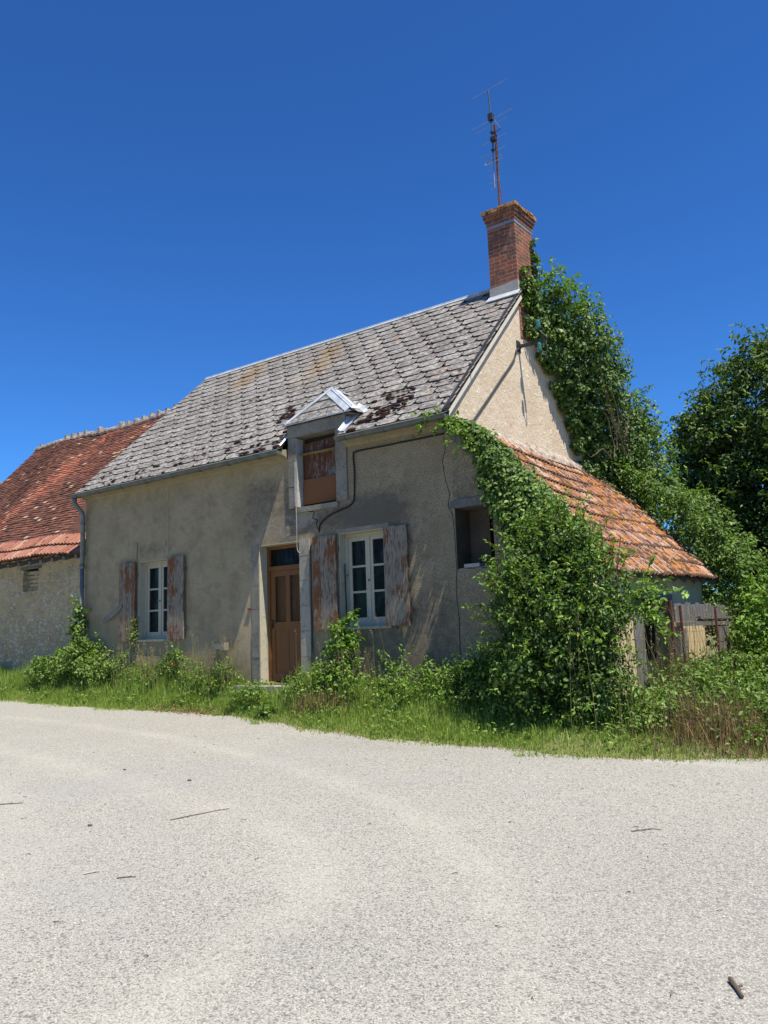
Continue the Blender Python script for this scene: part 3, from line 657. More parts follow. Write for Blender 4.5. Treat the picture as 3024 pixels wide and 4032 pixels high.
# dormer
DX0, DX1 = -3.19, -1.94; DY = -.03; DT = 4.33
mb = MB()
def stonebox(*a): mb.box(*a)
for z0_, z1_ in ((2.95, 3.3), (3.31, 3.72), (3.725, 4.13)): stonebox(DX0, HT[0], DY+rnd.uniform(-.004, .004), .3, z0_, z1_)
stonebox(HT[1], DX1, DY, .3, 2.95, 4.13); stonebox(DX0, DX1, DY-.012, .3, 4.135, DT)
stonebox(DX0+.02, DX1-.02, .3, .45, 3.9, DT-.002)
mb.face([(DX1+.001, .30, 3.85), (DX1+.001, .75, 4.6), (DX1+.001, .75, DT), (DX1+.001, .30, DT)])
stonebox(HT[0]-.02, HT[1]+.02, DY-.01, .3, 2.86, 2.945)
D_ = mb.build('dormer', MT['dormer_stone'], H)
AP = Vector((-2.45, .24, 4.88)); RE = Vector((-2.45, .72, 4.88)); LC = Vector((-3.26, -.075, DT+.03)); RC = Vector((-1.80, -.075, DT+.03))
LB = Vector((-3.30, .26, DT+.04)); RB = Vector((-1.66, .16, DT+.0))
mb = MB()
def tri_tiles(a, b, c, rows, rv):
    nn_ = (b-a).cross(c-a).normalized()
    for i in range(rows):
        t0_, t1_ = i/rows, (i+1)/rows; l0, r0_, l1, r1_ = a.lerp(c, t0_), b.lerp(c, t0_), a.lerp(c, t1_), b.lerp(c, t1_)
        k = max(1, int((r0_-l0).length/.4))
        for j in range(k):
            h = rnd.uniform(.012, .02); p = [l0.lerp(r0_, j/k)+nn_*h, l0.lerp(r0_, (j+.985)/k)+nn_*h, l1.lerp(r1_, (j+.985)/k)+nn_*.002, l1.lerp(r1_, j/k)+nn_*.002]
            mb.face(p, rnd=rnd.random()); mb.face([p[0], p[1], p[1]-nn_*.015, p[0]-nn_*.015], rnd=.05)
tri_tiles(LC, RC, AP, 3, 0)
nn_ = Vector((0, 0, 1))
for q in ([RC, RB, RE, AP], [AP, RE, LB, LC]): mb.face([p+Vector((0, 0, .005)) for p in q], rnd=.6)
mb.face([LC-Vector((0, 0, .03)), RC-Vector((0, 0, .03)), RB-Vector((0, 0, .03)), LB-Vector((0, 0, .03))][::-1], rnd=.1)
mb.build('dormer_roof', MT['slate'], D_, attrs=dict(stain=lambda V: np.zeros(len(V))))
mb = MB()
def strip(a, b, w, off, h=.012): mb.bar(Vector(a)+Vector(off), Vector(b)+Vector(off), w, h)
z3 = Vector((0, 0, .03))
mb.bar(LC+z3+Vector((.05, 0, -.01)), AP+z3, .085, .012, (-.1, -.8, .6)); 
n1_ = Vector((.5, -.8, .9))
mb.bar(RC+z3+Vector((-.02, 0, .01)), AP+z3+Vector((-.05, 0, 0)), .16, .012, (-.05, -.85, .55)); mb.bar(RC+z3+Vector((.08, .04, -.01)), AP+z3+Vector((.05, .04, -.01)), .14, .012, (.75, -.3, .7))
mb.bar(AP+z3, RE+z3, .06, .02); mb.bar(RE+z3*.4, RB+z3*.7+Vector((.01, 0, 0)), .09, .012, (.25, -.75, .6))
mb.bar(LC+Vector((-.02, .0, -.005)), RC+Vector((.02, .0, -.005)), .03, .012)
mb.each('flashing', MT['zinc'], D_)
mb = MB(); mb.bar((-1.925, -.2, roof_z(-.2)+.05), (-1.925, .36, roof_z(.36)+.03), .07, .025, (1, -.3, .6)); mb.bar((-1.87, -.2, roof_z(-.2)+.04), (-1.80, .30, roof_z(.30)+.03), .09, .012, (0, -.7, .7))
mb.bar((-3.22, -.20, roof_z(-.20)+.03), (-3.215, .15, roof_z(.15)+.03), .03, .012, (1, -.3, .6)); mb.each('side_flashing', MT['zinc'], D_)
mb = MB(); mb.face([(DX1+.004, -.04, 3.95), (DX1+.004, .40, roof_z(.40)), (DX1+.004, .40, DT-.03), (DX1+.004, .0, DT-.03)]); mb.build('cheek', MT['white_plaster'], D_)
# hatch boards and brown board
mb = MB(); n = 7; w = (HT[1]-HT[0]-.04)/n
for i in range(n):
    x = HT[0]+.03+i*w; mb.box(x+.003, x+w-.003, .14+rnd.uniform(-.004, .004), .17, 3.40+rnd.uniform(-.01, .01), 4.07-.10*(n-1-i)/n*.4, rnd=rnd.random()*.8-(.35 if i > 1 else -.2))
HB = mb.build('hatch', MT['hatch'], D_)
mb = MB(); mb.box(HT[0]+.04, HT[1]-.01, .105, .125, 3.0, 3.42); mb.build('hatch_board', MT['board'], HB)
mb = MB(); mb.box(HT[0]-.01, HT[1]+.01, .2, .22, 2.93, 4.15); mb.build('hatch_frame', MT['dark'], HB)
mb = MB(); mb.box(HT[0]+.0005, HT[0]+.012, DY+.005, .14, 2.96, 4.12); mb.box(HT[0]-.035, HT[0]-.0005, DY-.008, DY+.02, 2.98, 3.72)
mb.build('pale_jamb', MT['mortar'], D_)  # paler lining and front strip on the left jamb

# door
def lining(hole, depth, mat, name, parent, sides='lrtb'):
    a, b, c, d = hole; mb = MB(); t = .012; y0 = -.003
    if 'l' in sides: mb.box(a+.001, a+t, y0, depth, c+.001, d-.001)
    if 'r' in sides: mb.box(b-t, b-.001, y0, depth, c+.001, d-.001)
    if 't' in sides: mb.box(a+t, b-t, y0, depth, d-t, d-.001)
    if 'b' in sides: mb.box(a+t, b-t, y0-.012, depth, c+.001, c+t)
    return mb.build(name, mat, parent)
mb = MB(); a, b, c, d = DOOR; y = .20
mb.box(a+.012, a+.07, y-.02, y+.06, c, d-.012); mb.box(b-.07, b-.012, y-.02, y+.06, c, d-.012); mb.box(a+.07, b-.07, y-.02, y+.06, d-.07, d-.012); mb.box(a+.07, b-.07, y-.03, y+.06, 1.97, 2.04)
DF = mb.build('door', MT['door'], H)
mb = MB(); x0_, x1_ = a+.072, b-.072; zt = 1.968
for q in ((x0_, x0_+.09, c+.02, zt), (x1_-.09, x1_, c+.02, zt), (x0_+.09, x1_-.09, zt-.10, zt), (x0_+.09, x1_-.09, .98, 1.10), (x0_+.09, x1_-.09, c+.02, c+.16)):
    mb.box(q[0], q[1], y, y+.04, q[2], q[3])
xm = (x0_+x1_)/2; mb.box(xm-.035, xm+.035, y, y+.04, 1.10, zt-.10)
mb.box(x0_+.09, xm-.004, y+.012, y+.03, c+.16, .98); mb.box(xm+.004, x1_-.09, y+.012, y+.03, c+.16, .98)
for q in ((x0_+.09, xm-.035), (xm+.035, x1_-.09)):
    mb.box(q[0], q[0]+.015, y+.004, y+.02, 1.10, zt-.10); mb.box(q[1]-.015, q[1], y+.004, y+.02, 1.10, zt-.10)
mb.build('door_leaf', MT['door'], DF)
mb = MB(); mb.box(x0_+.09, x1_-.09, y+.022, y+.026, 1.10, zt-.10); mb.build('door_pane', MT['door_glass'], DF)
mb = MB(); mb.box(a+.07, b-.07, y+.022, y+.026, 2.04, d-.07); mb.build('transom_pane', MT['glass'], DF)
mb = MB(); mb.box(x0_+.05, x1_-.05, y+.08, y+.09, 1.0, zt-.05); mb.build('door_curtain', MT['bcurtain'], DF)
mb = MB(); mb.box(x0_+.03, x0_+.05, y-.03, y, 1.0, 1.14); mb.tube([(x0_+.04, y-.045, 1.1), (x0_+.13, y-.05, 1.09)], .009, 8); mb.build('door_handle', MT['dark_metal'], DF)
lining(DOOR, .18, MT['cream'], 'door_reveal', DF, 'lt')
mb = MB()
zs = [.1, .52, .93, 1.33, 1.74, 2.14, 2.42]
for p, q in zip(zs, zs[1:]): mb.box(-3.0+.001, -2.78+rnd.uniform(-.01, .01), -.018+rnd.uniform(-.003, .003), .1, p+.004, q-.004)
mb.box(-3.012, -2.9, 0.02, .18, .1, 2.388)
mb.build('door_jamb', MT['quoin'], H); mb = MB()
for p, q in zip(zs, zs[1:]): mb.box(-4.10+rnd.uniform(-.03, .03), -3.9395, -.012+rnd.uniform(-.003, .003), .1, p+.001, q-.001)
mb.build('door_jamb', MT['dormer_stone'], H)
mb = MB(); mb.box(-4.28, -3.05, -.30, .2, -.12, .07); DS = mb.build('door_step', MT['quoin'], H)

# windows
def window(hole, name, curtain=True):
    a, b, c, d = hole; y = .16; mb = MB(); f = .045
    mb.box(a+.012, a+.012+f, y-.02, y+.05, c+.012, d-.012); mb.box(b-.012-f, b-.012, y-.02, y+.05, c+.012, d-.012); mb.box(a+.057, b-.057, y-.02, y+.05, d-.06, d-.0125)
    mb.box(a+.057, b-.057, y-.035, y+.05, c+.012, c+.06)
    xm = (a+b)/2; x0_, x1_ = a+.058, b-.058; gl = MB()
    for p, q in ((x0_, xm-.012), (xm+.012, x1_)):
        s_ = .062
        mb.box(p, p+s_, y, y+.035, c+.0605, d-.0605); mb.box(q-s_, q, y, y+.035, c+.0605, d-.0605)
        mb.box(p+s_, q-s_, y, y+.035, d-.13, d-.0605); mb.box(p+s_, q-s_, y, y+.035, c+.0605, c+.15)
        hh = (d-.13-c-.15)
        for t in (1/3, 2/3): z = c+.15+hh*t; mb.box(p+s_, q-s_, y+.004, y+.03, z-.016, z+.016)
        gl.box(p+s_, q-s_, y+.014, y+.018, c+.15, d-.13)
    mb.box(xm-.022, xm+.022, y-.012, y+.03, c+.061, d-.061)
    w = mb.build('window', MT['whitepaint'], H); gl.build('pane', MT['glass'], w)
    if curtain:
        cm = MB(); zb_ = c+.05
        cm.box(x0_, x0_+.17, y+.10, y+.105, zb_, d); cm.box(x0_+.14, xm-.03, y+.09, y+.095, zb_, c+.5 if name == 'r' else d-.1); cm.build('curtain', MT['curtain'], w)
    hk = MB(); hk.tube([(xm, y-.02, (c+d)/2-.02), (xm, y-.035, (c+d)/2-.02)], .014, 8); hk.build('window_knob', MT['dark_metal'], w)
    lining(hole, .14, MT['cream'], 'reveal', w, 'lrt')
    sl = MB(); sl.box(a-.05, b+.05, -.03, .14, c-.03, c+.011); sl.build('sill', MT['quoin'], w)
    return w
WL = window(W1, 'l'); WR = window(W2, 'r')
mb = MB(); mb.box(W2[0]-.05, W2[1]+.05, -.004, .02, 2.432, 2.50)
mb.build('window_lintel', MT['dormer_stone'], WR)
def shutter(x0_, x1_, z0_, z1_, y0_, n, label, tilt=0):
    mb = MB(); w = (x1_-x0_)/n; t = .028
    for i in range(n):
        r_ = rnd.random(); dz = rnd.uniform(-.006, .006)
        a, b = x0_+i*w+.0015, x0_+(i+1)*w-.0015; ya = y0_+tilt*(i/n); mb.box(a, b, ya-t, ya, z0_+dz, z1_+dz, rnd=r_)
    s_ = tag(mb.build('shutter', MT['shutter'], H), label)
    hb = MB()
    for z in (z0_+.22, z1_-.22): hb.box(x0_+.02, x1_-.02, y0_+.0015, y0_+.008, z-.02, z+.02)
    for z in (z0_+.2, z1_-.25): hb.box(x1_-.012, x1_+.05, y0_-.01, y0_+.0, z-.025, z+.025)
    hb.each('hinge', MT['rust'], s_); lt = MB(); lt.tube([((x0_+x1_)/2, y0_-.02, z0_-.01), ((x0_+x1_)/2, y0_-.05, z0_-.04)], .011, 6); lt.build('shutter_stop', MT['rust'], s_)
    return s_
shutter(-7.735, -7.245, .875, 2.39, -.045, 5, 'peeling grey and rust shutter left of the far window')
shutter(-6.275, -5.82, .875, 2.40, -.045, 5, 'peeling grey and rust shutter right of the far window')
shutter(-2.655, -2.175, .94, 2.42, -.045, 3, 'flaking orange and grey shutter beside the door')
shutter(-1.235, -.80, .95, 2.43, -.045, 2, 'flaking two-board shutter right of the near window')
# details on facade
mb = MB(); mb.hexa([Vector(p) for p in ((-4.96, -.13, .70), (-4.98, -.14, .77), (-4.95, .02, .68), (-4.97, .02, .78), (-4.70, -.12, .66), (-4.68, -.13, .79), (-4.71, .02, .66), (-4.69, .02, .80))]); mb.build('jutting_stone', MT['quoin'], H)
mb = MB(); mb.tube([(-2.735, -.03, .2), (-2.735, -.03, 2.28)], .012, 6); mb.tube([(-2.735, -.03, 2.28), (-2.735, .01, 2.3)], .012, 6); mb.build('iron_rod', MT['dark_metal'], H)
mb = MB(); mb.tube([(-2.10, .09, 1.0), (-2.115, .08, 1.6), (-2.12, .08, 1.95)], .01, 6); mb.tube([(-2.12, .08, 1.75), (-2.06, .1, 1.78)], .008, 6); mb.build('window_bar', MT['dark_metal'], WR)
mb = MB(); mb.box(-4.2, -4.1, -.03, .0, 1.32, 1.35); mb.build('iron_peg', MT['rust'], H)
mb = MB(); pts = [(-7.27, 2.42), (-7.28, 2.56), (-7.26, 2.66), (-7.28, 2.78)]
for (x0_, z0_), (x1_, z1_) in zip(pts, pts[1:]): mb.bar((x0_, -.002, z0_), (x1_, -.002, z1_), .008, .006, (0, 1, 0))
mb.build('crack', MT['dark'], H)
mb = MB(); pts = [(-2.56, 2.50), (-2.62, 2.62), (-2.60, 2.70), (-2.70, 2.74), (-2.66, 2.84), (-2.78, 2.86)]
for (x0_, z0_), (x1_, z1_) in zip(pts, pts[1:]): mb.bar((x0_, -.002, z0_), (x1_, -.002, z1_), .014, .006, (0, 1, 0))
mb.build('crack', MT['dark'], H)
mb = MB(); pts = [(-.12, 3.65), (-.10, 3.45), (-.16, 3.3), (-.12, 3.0), (-.06, 2.8), (-.1, 2.62), (-.03, 2.5), (-.01, 2.2), (0.0, 1.7), (-.03, 1.4), (.0, 1.0), (-.01, .6), (0, .1)]
for (x0_, z0_), (x1_, z1_) in zip(pts, pts[1:]): mb.bar((x0_, -.002, z0_), (x1_, -.002, z1_), .007, .006, (0, 1, 0))
mb.build('crack', MT['dark'], H)

# cables
def cable(name, pts, r, mat, label):
    mb = MB(); P = [Vector(p) for p in pts]; out = []
    for i in range(len(P)-1):
        p0, p1, p2, p3 = P[max(i-1, 0)], P[i], P[i+1], P[min(i+2, len(P)-1)]
        for k in range(5):
            t = k/5; out.append(.5*((2*p1)+(p2-p0)*t+(2*p0-5*p1+4*p2-p3)*t*t+(3*p1-p0-3*p2+p3)*t**3))
    out.append(P[-1]); mb.tube(out, r, 6); return tag(mb.build(name, mat), label, name.replace('_', ' '))
cable('power_cable', [(-.1, -.02, 3.69), (-1.2, -.02, 3.69), (-1.74, -.02, 3.69), (-1.80, -.02, 3.62), (-1.79, -.02, 3.4), (-1.80, -.02, 3.05), (-1.83, -.02, 2.9), (-1.95, -.02, 2.83), (-2.1, -.02, 2.80), (-2.35, -.02, 2.73), (-2.52, -.02, 2.62), (-2.56, -.01, 2.5)], .013, MT['cable'], 'black cable running under the cornice and down right of the dormer')
cable('roof_cable', [(.03, 2.34, 5.58), (.02, 2.2, 5.50), (.02, 2.08, 5.30), (.02, 1.6, 4.86), (.02, 1.2, 4.49), (.02, .62, 3.97), (.02, .55, 3.9)], .016, MT['cable'], 'dark cable slanting down the sunlit gable from the bracket')
cable('hanging_string', [(-2.99, -.075, 3.0), (-3.0, -.06, 2.6), (-3.03, -.03, 2.3), (-2.98, -.03, 2.2), (-2.9, -.03, 2.24), (-2.85, -.03, 2.4)], .005, MT['string'], 'thin pale string looped down beside the top of the door')
cable('wall_wire', [(-6.33, -.06, 3.72), (-6.33, -.012, 3.5), (-6.33, -.012, 2.9), (-6.33, -.03, 2.38)], .005, MT['string'], 'thin wire running down to the far window')

# antenna
A = thing('tv_antenna', (-.40, 2.72, 8.27), 'rusty television antenna on a mast above the chimney', 'antenna')
mb = MB(); mb.tube([(-.40, 2.72, 8.0), (-.415, 2.72, 10.1)], .020, 8); mb.tube([(-.345, 2.75, 8.27), (-.40, 2.74, 9.0), (-.39, 2.73, 9.9)], .007, 5); mb.build('mast', MT['rust'], A)
bd_ = Vector((.10, -.02, 0)); 
mb = MB(); mb.tube([(-.50, 2.70, 10.82), (-.46, 2.70, 9.9), (-.47, 2.70, 9.35)], .013, 6)
for z in (10.22, 9.95, 9.78, 9.6): mb.box(-.49, -.44, 2.67, 2.73, z-.02, z+.02)
mb.box(-.52, -.43, 2.66, 2.74, 10.2, 10.33); mb.box(-.5, -.39, 2.67, 2.74, 9.78, 9.86); mb.tube([(-.42, 2.72, 10.2), (-.30, 2.72, 9.98), (-.42, 2.7, 9.92)], .007, 5)
mb.build('boom', MT['dark_metal'], A)
ex = Vector((1, -.12, 0)).normalized()
for z, l, dx in ((10.84, .40, 0), (10.21, .45, 0), (10.10, .36, 0), (9.80, .30, 0), (9.56, .27, 0), (9.36, .2, 0), (9.24, .14, 0), (9.12, .12, 0), (8.98, .11, 0), (8.86, .08, -.03)):
    mb = MB(); c = Vector((-.47+dx, 2.70, z-(.55 if z < 9.3 else 0)*0)); mb.tube([c-ex*l, c+ex*l], .004, 5); mb.build('rod', MT['steel'], A)
mb = MB(); mb.tube([(-.47, 2.70, 9.36), (-.475, 2.70, 8.85)], .011, 6)
for zz in (9.44, 9.40): pass
lp = [(-.62, 2.7, 9.44), (-.66, 2.7, 9.40), (-.62, 2.7, 9.36), (-.32, 2.67, 9.36), (-.28, 2.67, 9.40), (-.32, 2.67, 9.44), (-.62, 2.7, 9.44)]
mb.tube(lp, .006, 5); mb.build('dipole', MT['steel'], A)

# insulator bracket on gable
A = thing('insulator_bracket', (0, 2.31, 5.6), 'iron wall bracket with two green glass insulators on the gable', 'bracket')
mb = MB(); mb.bar((-.02, 2.31, 5.60), (.50, 2.34, 5.60), .05, .05); mb.box(0, .012, 2.24, 2.38, 5.5, 5.7)
mb.bar((.46, 2.34, 5.60), (.46, 2.34, 5.62), .12, .1); mb.build('arm', MT['dark_metal'], A)
for dz, dy in ((.30, -.05), (-.10, -.05)):
    mb = MB(); mb.tube([(.42, 2.30+dy, 5.50+dz), (.42, 2.30+dy, 5.54+dz), (.42, 2.30+dy, 5.58+dz), (.42, 2.30+dy, 5.62+dz), (.42, 2.30+dy, 5.66+dz)], [.04, .045, .034, .038, .02], 10); ins = mb.build('insulator', MT['insulator'], A, smooth=True)
    mb = MB(); s_ = 1 if dz > 0 else -1; mb.tube([(.50, 2.34, 5.60), (.52, 2.34, 5.58+s_*.1-.04), (.50, 2.32, 5.50+dz*.6-.1*(s_ < 0)), (.42, 2.27, 5.46+dz+.02), (.42, 2.25, 5.5+dz)], .012, 6); mb.build('pin', MT['dark_metal'], ins)

# broken slat
mb = MB(); mb.bar((-8.18, -.13, 1.27), (-7.62, -.085, 1.56), .07, .02, (0, 1, .2)); mb.bar((-8.12, -.12, 1.25), (-7.68, -.085, 1.49), .03, .02, (0, 1, .2))
tag(mb.build('wooden_slat', MT['greywood']), 'broken grey slat leaning across the leftmost shutter', 'wooden slat')

# ---------------------------------------------------------------- lean-to
T = thing('tiled_outbuilding', (1, 2.5, -.2), 'low lean-to outbuilding with orange lichen ribbed tile roof beside the gable', 'outbuilding')
LX, LZ0, LE = 2.16, 3.83, 1.57
def lz(x): return LZ0-(LZ0-LE)*x/LX
HO = (.01, .62, 1.70, 2.58); WX = 1.93
mb = MB(); stp = .1
# front wall, coplanar with the facade
xsb = sorted(set([.001, .01, .62]+[round(.1*i, 2) for i in range(1, 20)]+[WX]))
for a, b in zip(xsb, xsb[1:]):
    if HO[0] <= (a+b)/2 <= HO[1]:
        mb.face([(a, 0.004, -.6), (b, .004, -.6), (b, .004, HO[2]+.02*math.sin(a*30)), (a, .004, HO[2]+.02*math.sin(a*30))]); mb.face([(a, .004, HO[3]), (b, .004, HO[3]), (b, .004, lz(b)-.08), (a, .004, lz(a)-.08)])
    else:
        zt_ = lz(a)-.08; k = 24; 
        for i in range(k):
            z0_, z1_ = -.6+(zt_+.6)*i/k, -.6+(zt_+.6)*(i+1)/k; f2 = (lz(b)-.08+.6)/(zt_+.6)
            mb.face([(a, .004, z0_), (b, .004, -.6+(z0_+.6)*f2), (b, .004, -.6+(z1_+.6)*f2), (a, .004, z1_)])
mb.build('front_wall', MT['facade'], T, attrs=dict(grime=lambda V: .35+.2*np.sin(V[:, 2]*3), sand=lambda V: np.ones(len(V))*.9, pale=lambda V: np.zeros(len(V)), damp=damp))
mb = MB(); a, b, c, d = HO
mb.face([(a, .004, c), (a, .42, c+.03), (b, .42, c+.03), (b, .004, c)]); mb.face([(b, .004, c), (b, .42, c), (b, .42, d), (b, .004, d)]); mb.face([(a, .004, c), (a, .004, d), (a, .42, d), (a, .42, c)])
mb.box(a+.0, a+.33, .40, .46, c, d); 
mb.build('opening_reveal', stone('shaded_rubble', (.085, .068, .048), (.12, .095, .065), (.03, .025, .02), 1.5), T)  # shade of the recess put into a darker stone colour
mb = MB(); mb.box(a-.08, b+.06, -.015, .4, d-.002, d+.10); mb.box(a+.05, b+.1, -.02, .02, d+.06, d+.12); mb.build('wooden_lintel', MT['greywood'], T)
mb = MB(); mb.box(a, b, .05, .4, c-.03, c+.02); mb.box(a+.1, a+.35, .02, .25, c+.02, c+.07); mb.build('opening_sill', MT['mortar'], T)
mb = MB(); mb.box(-.0+.02, WX-.05, .47, 4.8, -.45, -.4); mb.face([(WX-.3, .5, -.4), (WX-.3, .5, 1.8), (WX-.3, 4.7, 1.8), (WX-.3, 4.7, -.4)])
mb.face([(.3, .5, 3.3), (.3, 4.8, 3.3), (2, 4.8, 1.6), (2, .5, 1.6)]); mb.build('dark_interior', MT['dark'], T)
# side wall facing +x with door opening
mb = MB(); zt_ = lz(WX)-.03
for y0_, y1_, z0_, z1_ in ((0, 1.50, -.6, zt_), (3.25, 4.9, -.6, zt_), (1.5, 3.25, 1.28, zt_)):
    mb.box(WX-.3, WX, y0_, y1_, z0_, z1_)
mb.face([(WX-.3, 4.9, -.6), (0, 4.9, -.6), (0, 4.9, LZ0-.1), (WX-.3, 4.9, lz(WX-.3)-.08)]); mb.build('side_wall', MT['leanto_wall'], T)
mb = MB(); mb.box(WX-.06, WX+.012, 1.50, 1.57, -.3, 1.28); mb.box(WX-.06, WX+.012, 3.18, 3.25, -.3, 1.28); mb.box(WX-.06, WX+.014, 1.5, 3.25, 1.22, 1.30); mb.box(WX-.05, WX-.01, 1.57, 1.95, -.3, 1.2)
mb.build('doorway_frame', MT['greywood'], T)
# roof tiles: ribbed rows
LSL = math.hypot(LX, LZ0-LE); du = (LX/LSL, -(LZ0-LE)/LSL); ln2 = Vector((-du[1], 0, du[0]))
def tp(s_, y, h): return Vector((du[0]*s_, y, LZ0+du[1]*s_))+ln2*h
mb = MB(); rows = 9; ex_ = LSL/rows; tw2 = .25; ny_ = int(5.0/tw2)
offs = [(0, .0), (.018, .004), (.034, .034), (.058, .044), (.080, .032), (.092, .006), (.112, .006), (.128, .034), (.150, .044), (.174, .034), (.188, .004), (.205, .0)]
OFL = [(a*1.22, h*.95) for a, h in offs]
GRV = [1, .4, 0, 0, .4, 1, .4, 0, 0, .4, 1]
for i in range(rows):
    s0, s1 = i*ex_-.02, (i+1)*ex_+.03
    wav = 0
    for k in range(ny_+1):
        y = -.06+k*tw2+(.0 if i % 2 == 0 else .02)
        if i >= rows-1 and y < .72: continue
        if i == rows-2 and y < .35: continue
        rv = rnd.random(); dh = rnd.uniform(0, .010); ds = rnd.uniform(-.014, .014); sag = .03*math.sin(y*1.3+i*.4)-.02*math.sin(y*.6)
        for gv, (a, ha), (b, hb_) in zip(GRV, OFL, OFL[1:]):
            p = [tp(s0, y+a, ha+.006+sag), tp(s0, y+b, hb_+.006+sag), tp(s1+ds, y+b, hb_+.022+dh+sag), tp(s1+ds, y+a, ha+.022+dh+sag)]
            mid = [tp(s1+ds-.05, y+b, hb_+.020+dh+sag), tp(s1+ds-.05, y+a, ha+.020+dh+sag)]
            mb.face([p[0], mid[1], mid[0], p[1]], rnd=rv, lip=0, groove=gv); mb.face([mid[1], p[3], p[2], mid[0]], rnd=rv, lip=1, groove=gv)
            mb.face([p[3], tp(s1+ds, y+a, ha+.012+sag), tp(s1+ds, y+b, hb_+.012+sag), p[2]], rnd=0, lip=1.5, groove=.8)
mb.face([tp(-.02, -.04, -.02), tp(-.02, 4.98, -.02), tp(LSL-.02, 4.98, -.02), tp(LSL-.02, .5, -.02), tp(LSL-.5, -.04, -.02)], rnd=.2)
LR = mb.build('tile_roof', MT['leanto_tile'], T)
mb = MB()
for i in range(26):
    y = .1+i*.19; mb.hexa([Vector(p)+Vector((0, rnd.uniform(-.01, .01), rnd.uniform(-.01, .015))) for p in ((.002, y, LZ0-.06), (.002, y, LZ0+.10), (.002, y+.19, LZ0-.06), (.002, y+.19, LZ0+.10), (.15, y, LZ0-.12), (.13, y, LZ0-.04), (.15, y+.19, LZ0-.12), (.13, y+.19, LZ0-.04))])
mb.build('mortar_fillet', MT['ridge'], LR)
mb = MB(); mb.bar(tp(-.05, -.035, -.08), tp(LSL-.6, -.035, -.08), .12, .05, (0, 1, 0)); mb.bar(tp(.05, -.05, -.01), tp(LSL-.7, -.05, -.01), .04, .04, (0, 1, 0)); mb.build('verge_board', MT['greywood'], LR)
mb = MB()
for i in range(9): y = .9+i*.5; mb.bar((WX-.1, y, lz(WX-.1)-.10), (LX-.02, y, lz(LX-.02)-.085), .07, .08)
mb.each('rafter_end', MT['greywood'], LR)

# ---------------------------------------------------------------- barn at left
def barn(tg, x0, x1, y0, ez, ry, rz, seed):
    rnd = random.Random(seed); B_ = tg; ey = y0-.28; ezz = ez; S = math.hypot(ry-ey, rz-ezz); d_ = ((ry-ey)/S, (rz-ezz)/S); nn = Vector((0, -d_[1], d_[0]))
    def bp(u, s_, h=0): return Vector((u, ey+d_[0]*s_, ezz+d_[1]*s_))+nn*(h+.05*math.sin(u*.9+s_*.7)+.025*math.sin(u*2.3+1+s_))
    mb = MB(); rib0 = .62; exq = .098; w = .165
    nr = int((S-rib0)/exq)+1
    for i in range(nr):
        s0 = rib0+i*exq-.02; s1 = min(S+.02, s0+exq*1.35); off = (i % 2)*w/2
        for k in range(int((x1-x0)/w)+1):
            u = x0+k*w+off+rnd.uniform(-.006, .006)
            if u+w > x1: continue
            dh = .014+rnd.uniform(0, .014); ds = rnd.uniform(-.012, .012)
            if rnd.random() < .02: ds -= .05
            rv = rnd.random(); p = [bp(u+.002, s0+ds, dh), bp(u+w-.003, s0+ds+rnd.uniform(-.008, .008), dh), bp(u+w-.003, s1, 0), bp(u+.002, s1, 0)]
            mb.face(p, rnd=rv); q = nn*.014; mb.face([p[1], p[0], p[0]-q, p[1]-q], rnd=rv*.4, gap=.75); mb.face([p[1], p[1]-q, p[2]-q, p[2]], rnd=rv*.4, gap=.75)
    for a in np.arange(x0, x1-.5, .5): mb.face([bp(a, 0, -.03), bp(min(a+.5, x1), 0, -.03), bp(min(a+.5, x1), S, -.03), bp(a, S, -.03)], rnd=.1)
    mb.face([(x0, 2*ry-ey, ezz), (x0, ry, rz), (x1, ry, rz), (x1, 2*ry-ey, ezz)], rnd=.3)
    red = lambda V: np.clip(.42*np.exp(-((V[:, 0]+14.3-(V[:, 1]-2)*.25)/.45)**2)+.22*np.exp(-((V[:, 0]+12.6-(V[:, 1]-3.3)*.4)/.6)**2)*(V[:, 1] > 2.3), 0, .6)
    rf = mb.build('roof', MT['plain_tile'], B_, attrs=dict(red=red))
    mb = MB()
    for i in range(2):
        s0, s1 = rib0-.33*i+.04, rib0-.33*(i+1)-.03
        for k in range(int((x1-x0)/.25)):
            u = x0+k*.25; rv = rnd.random(); dh = rnd.uniform(0, .01); ds = rnd.uniform(-.012, .012)
            for gv, (a, ha), (b, hb_) in zip(GRV, OFL, OFL[1:]):
                p = [bp(u+a, s0, ha+.02), bp(u+b, s0, hb_+.02), bp(u+b, s1+ds, hb_+.075+dh), bp(u+a, s1+ds, ha+.075+dh)]
                mb.face(p[::-1], rnd=rv, lip=0, groove=gv); mb.face([p[3], p[2], bp(u+b, s1+ds, hb_+.02), bp(u+a, s1+ds, ha+.02)], rnd=.1, lip=1)
    mb.build('ribbed_eaves', MT['barn_rib'], rf)
    mb = MB()
    for k in range(int((x1-x0)/.34)):
        u = x0+k*.34; h = .05*math.sin(u*.9+S*.7)+rnd.uniform(-.01, .015)
        mb.tube([(u, ry, rz+h-.01), (u+.33, ry, rz+h+.01)], [.09, .075], 8); 
        if rnd.random() < .75: mb.hexa([Vector(((u+.30)+sx*.05, ry+sy*.07, rz+h+.03+sz*(.11+rnd.uniform(-.02, .04)))) for sx in (-.5, 1) for sy in (-1, 1) for sz in (0, 1)])
    mb.build('ridge_tiles', MT['ridge'], rf)
    mb = MB()
    for k in range(int((x1-x0)/.45)):
        u = x0+.2+k*.45; mb.bar((u, y0+.1, ez+.02), (u, ey-.02, ez-.11), .08, .09)
    mb.each('rafter_end', MT['greywood'], rf)
    return rf
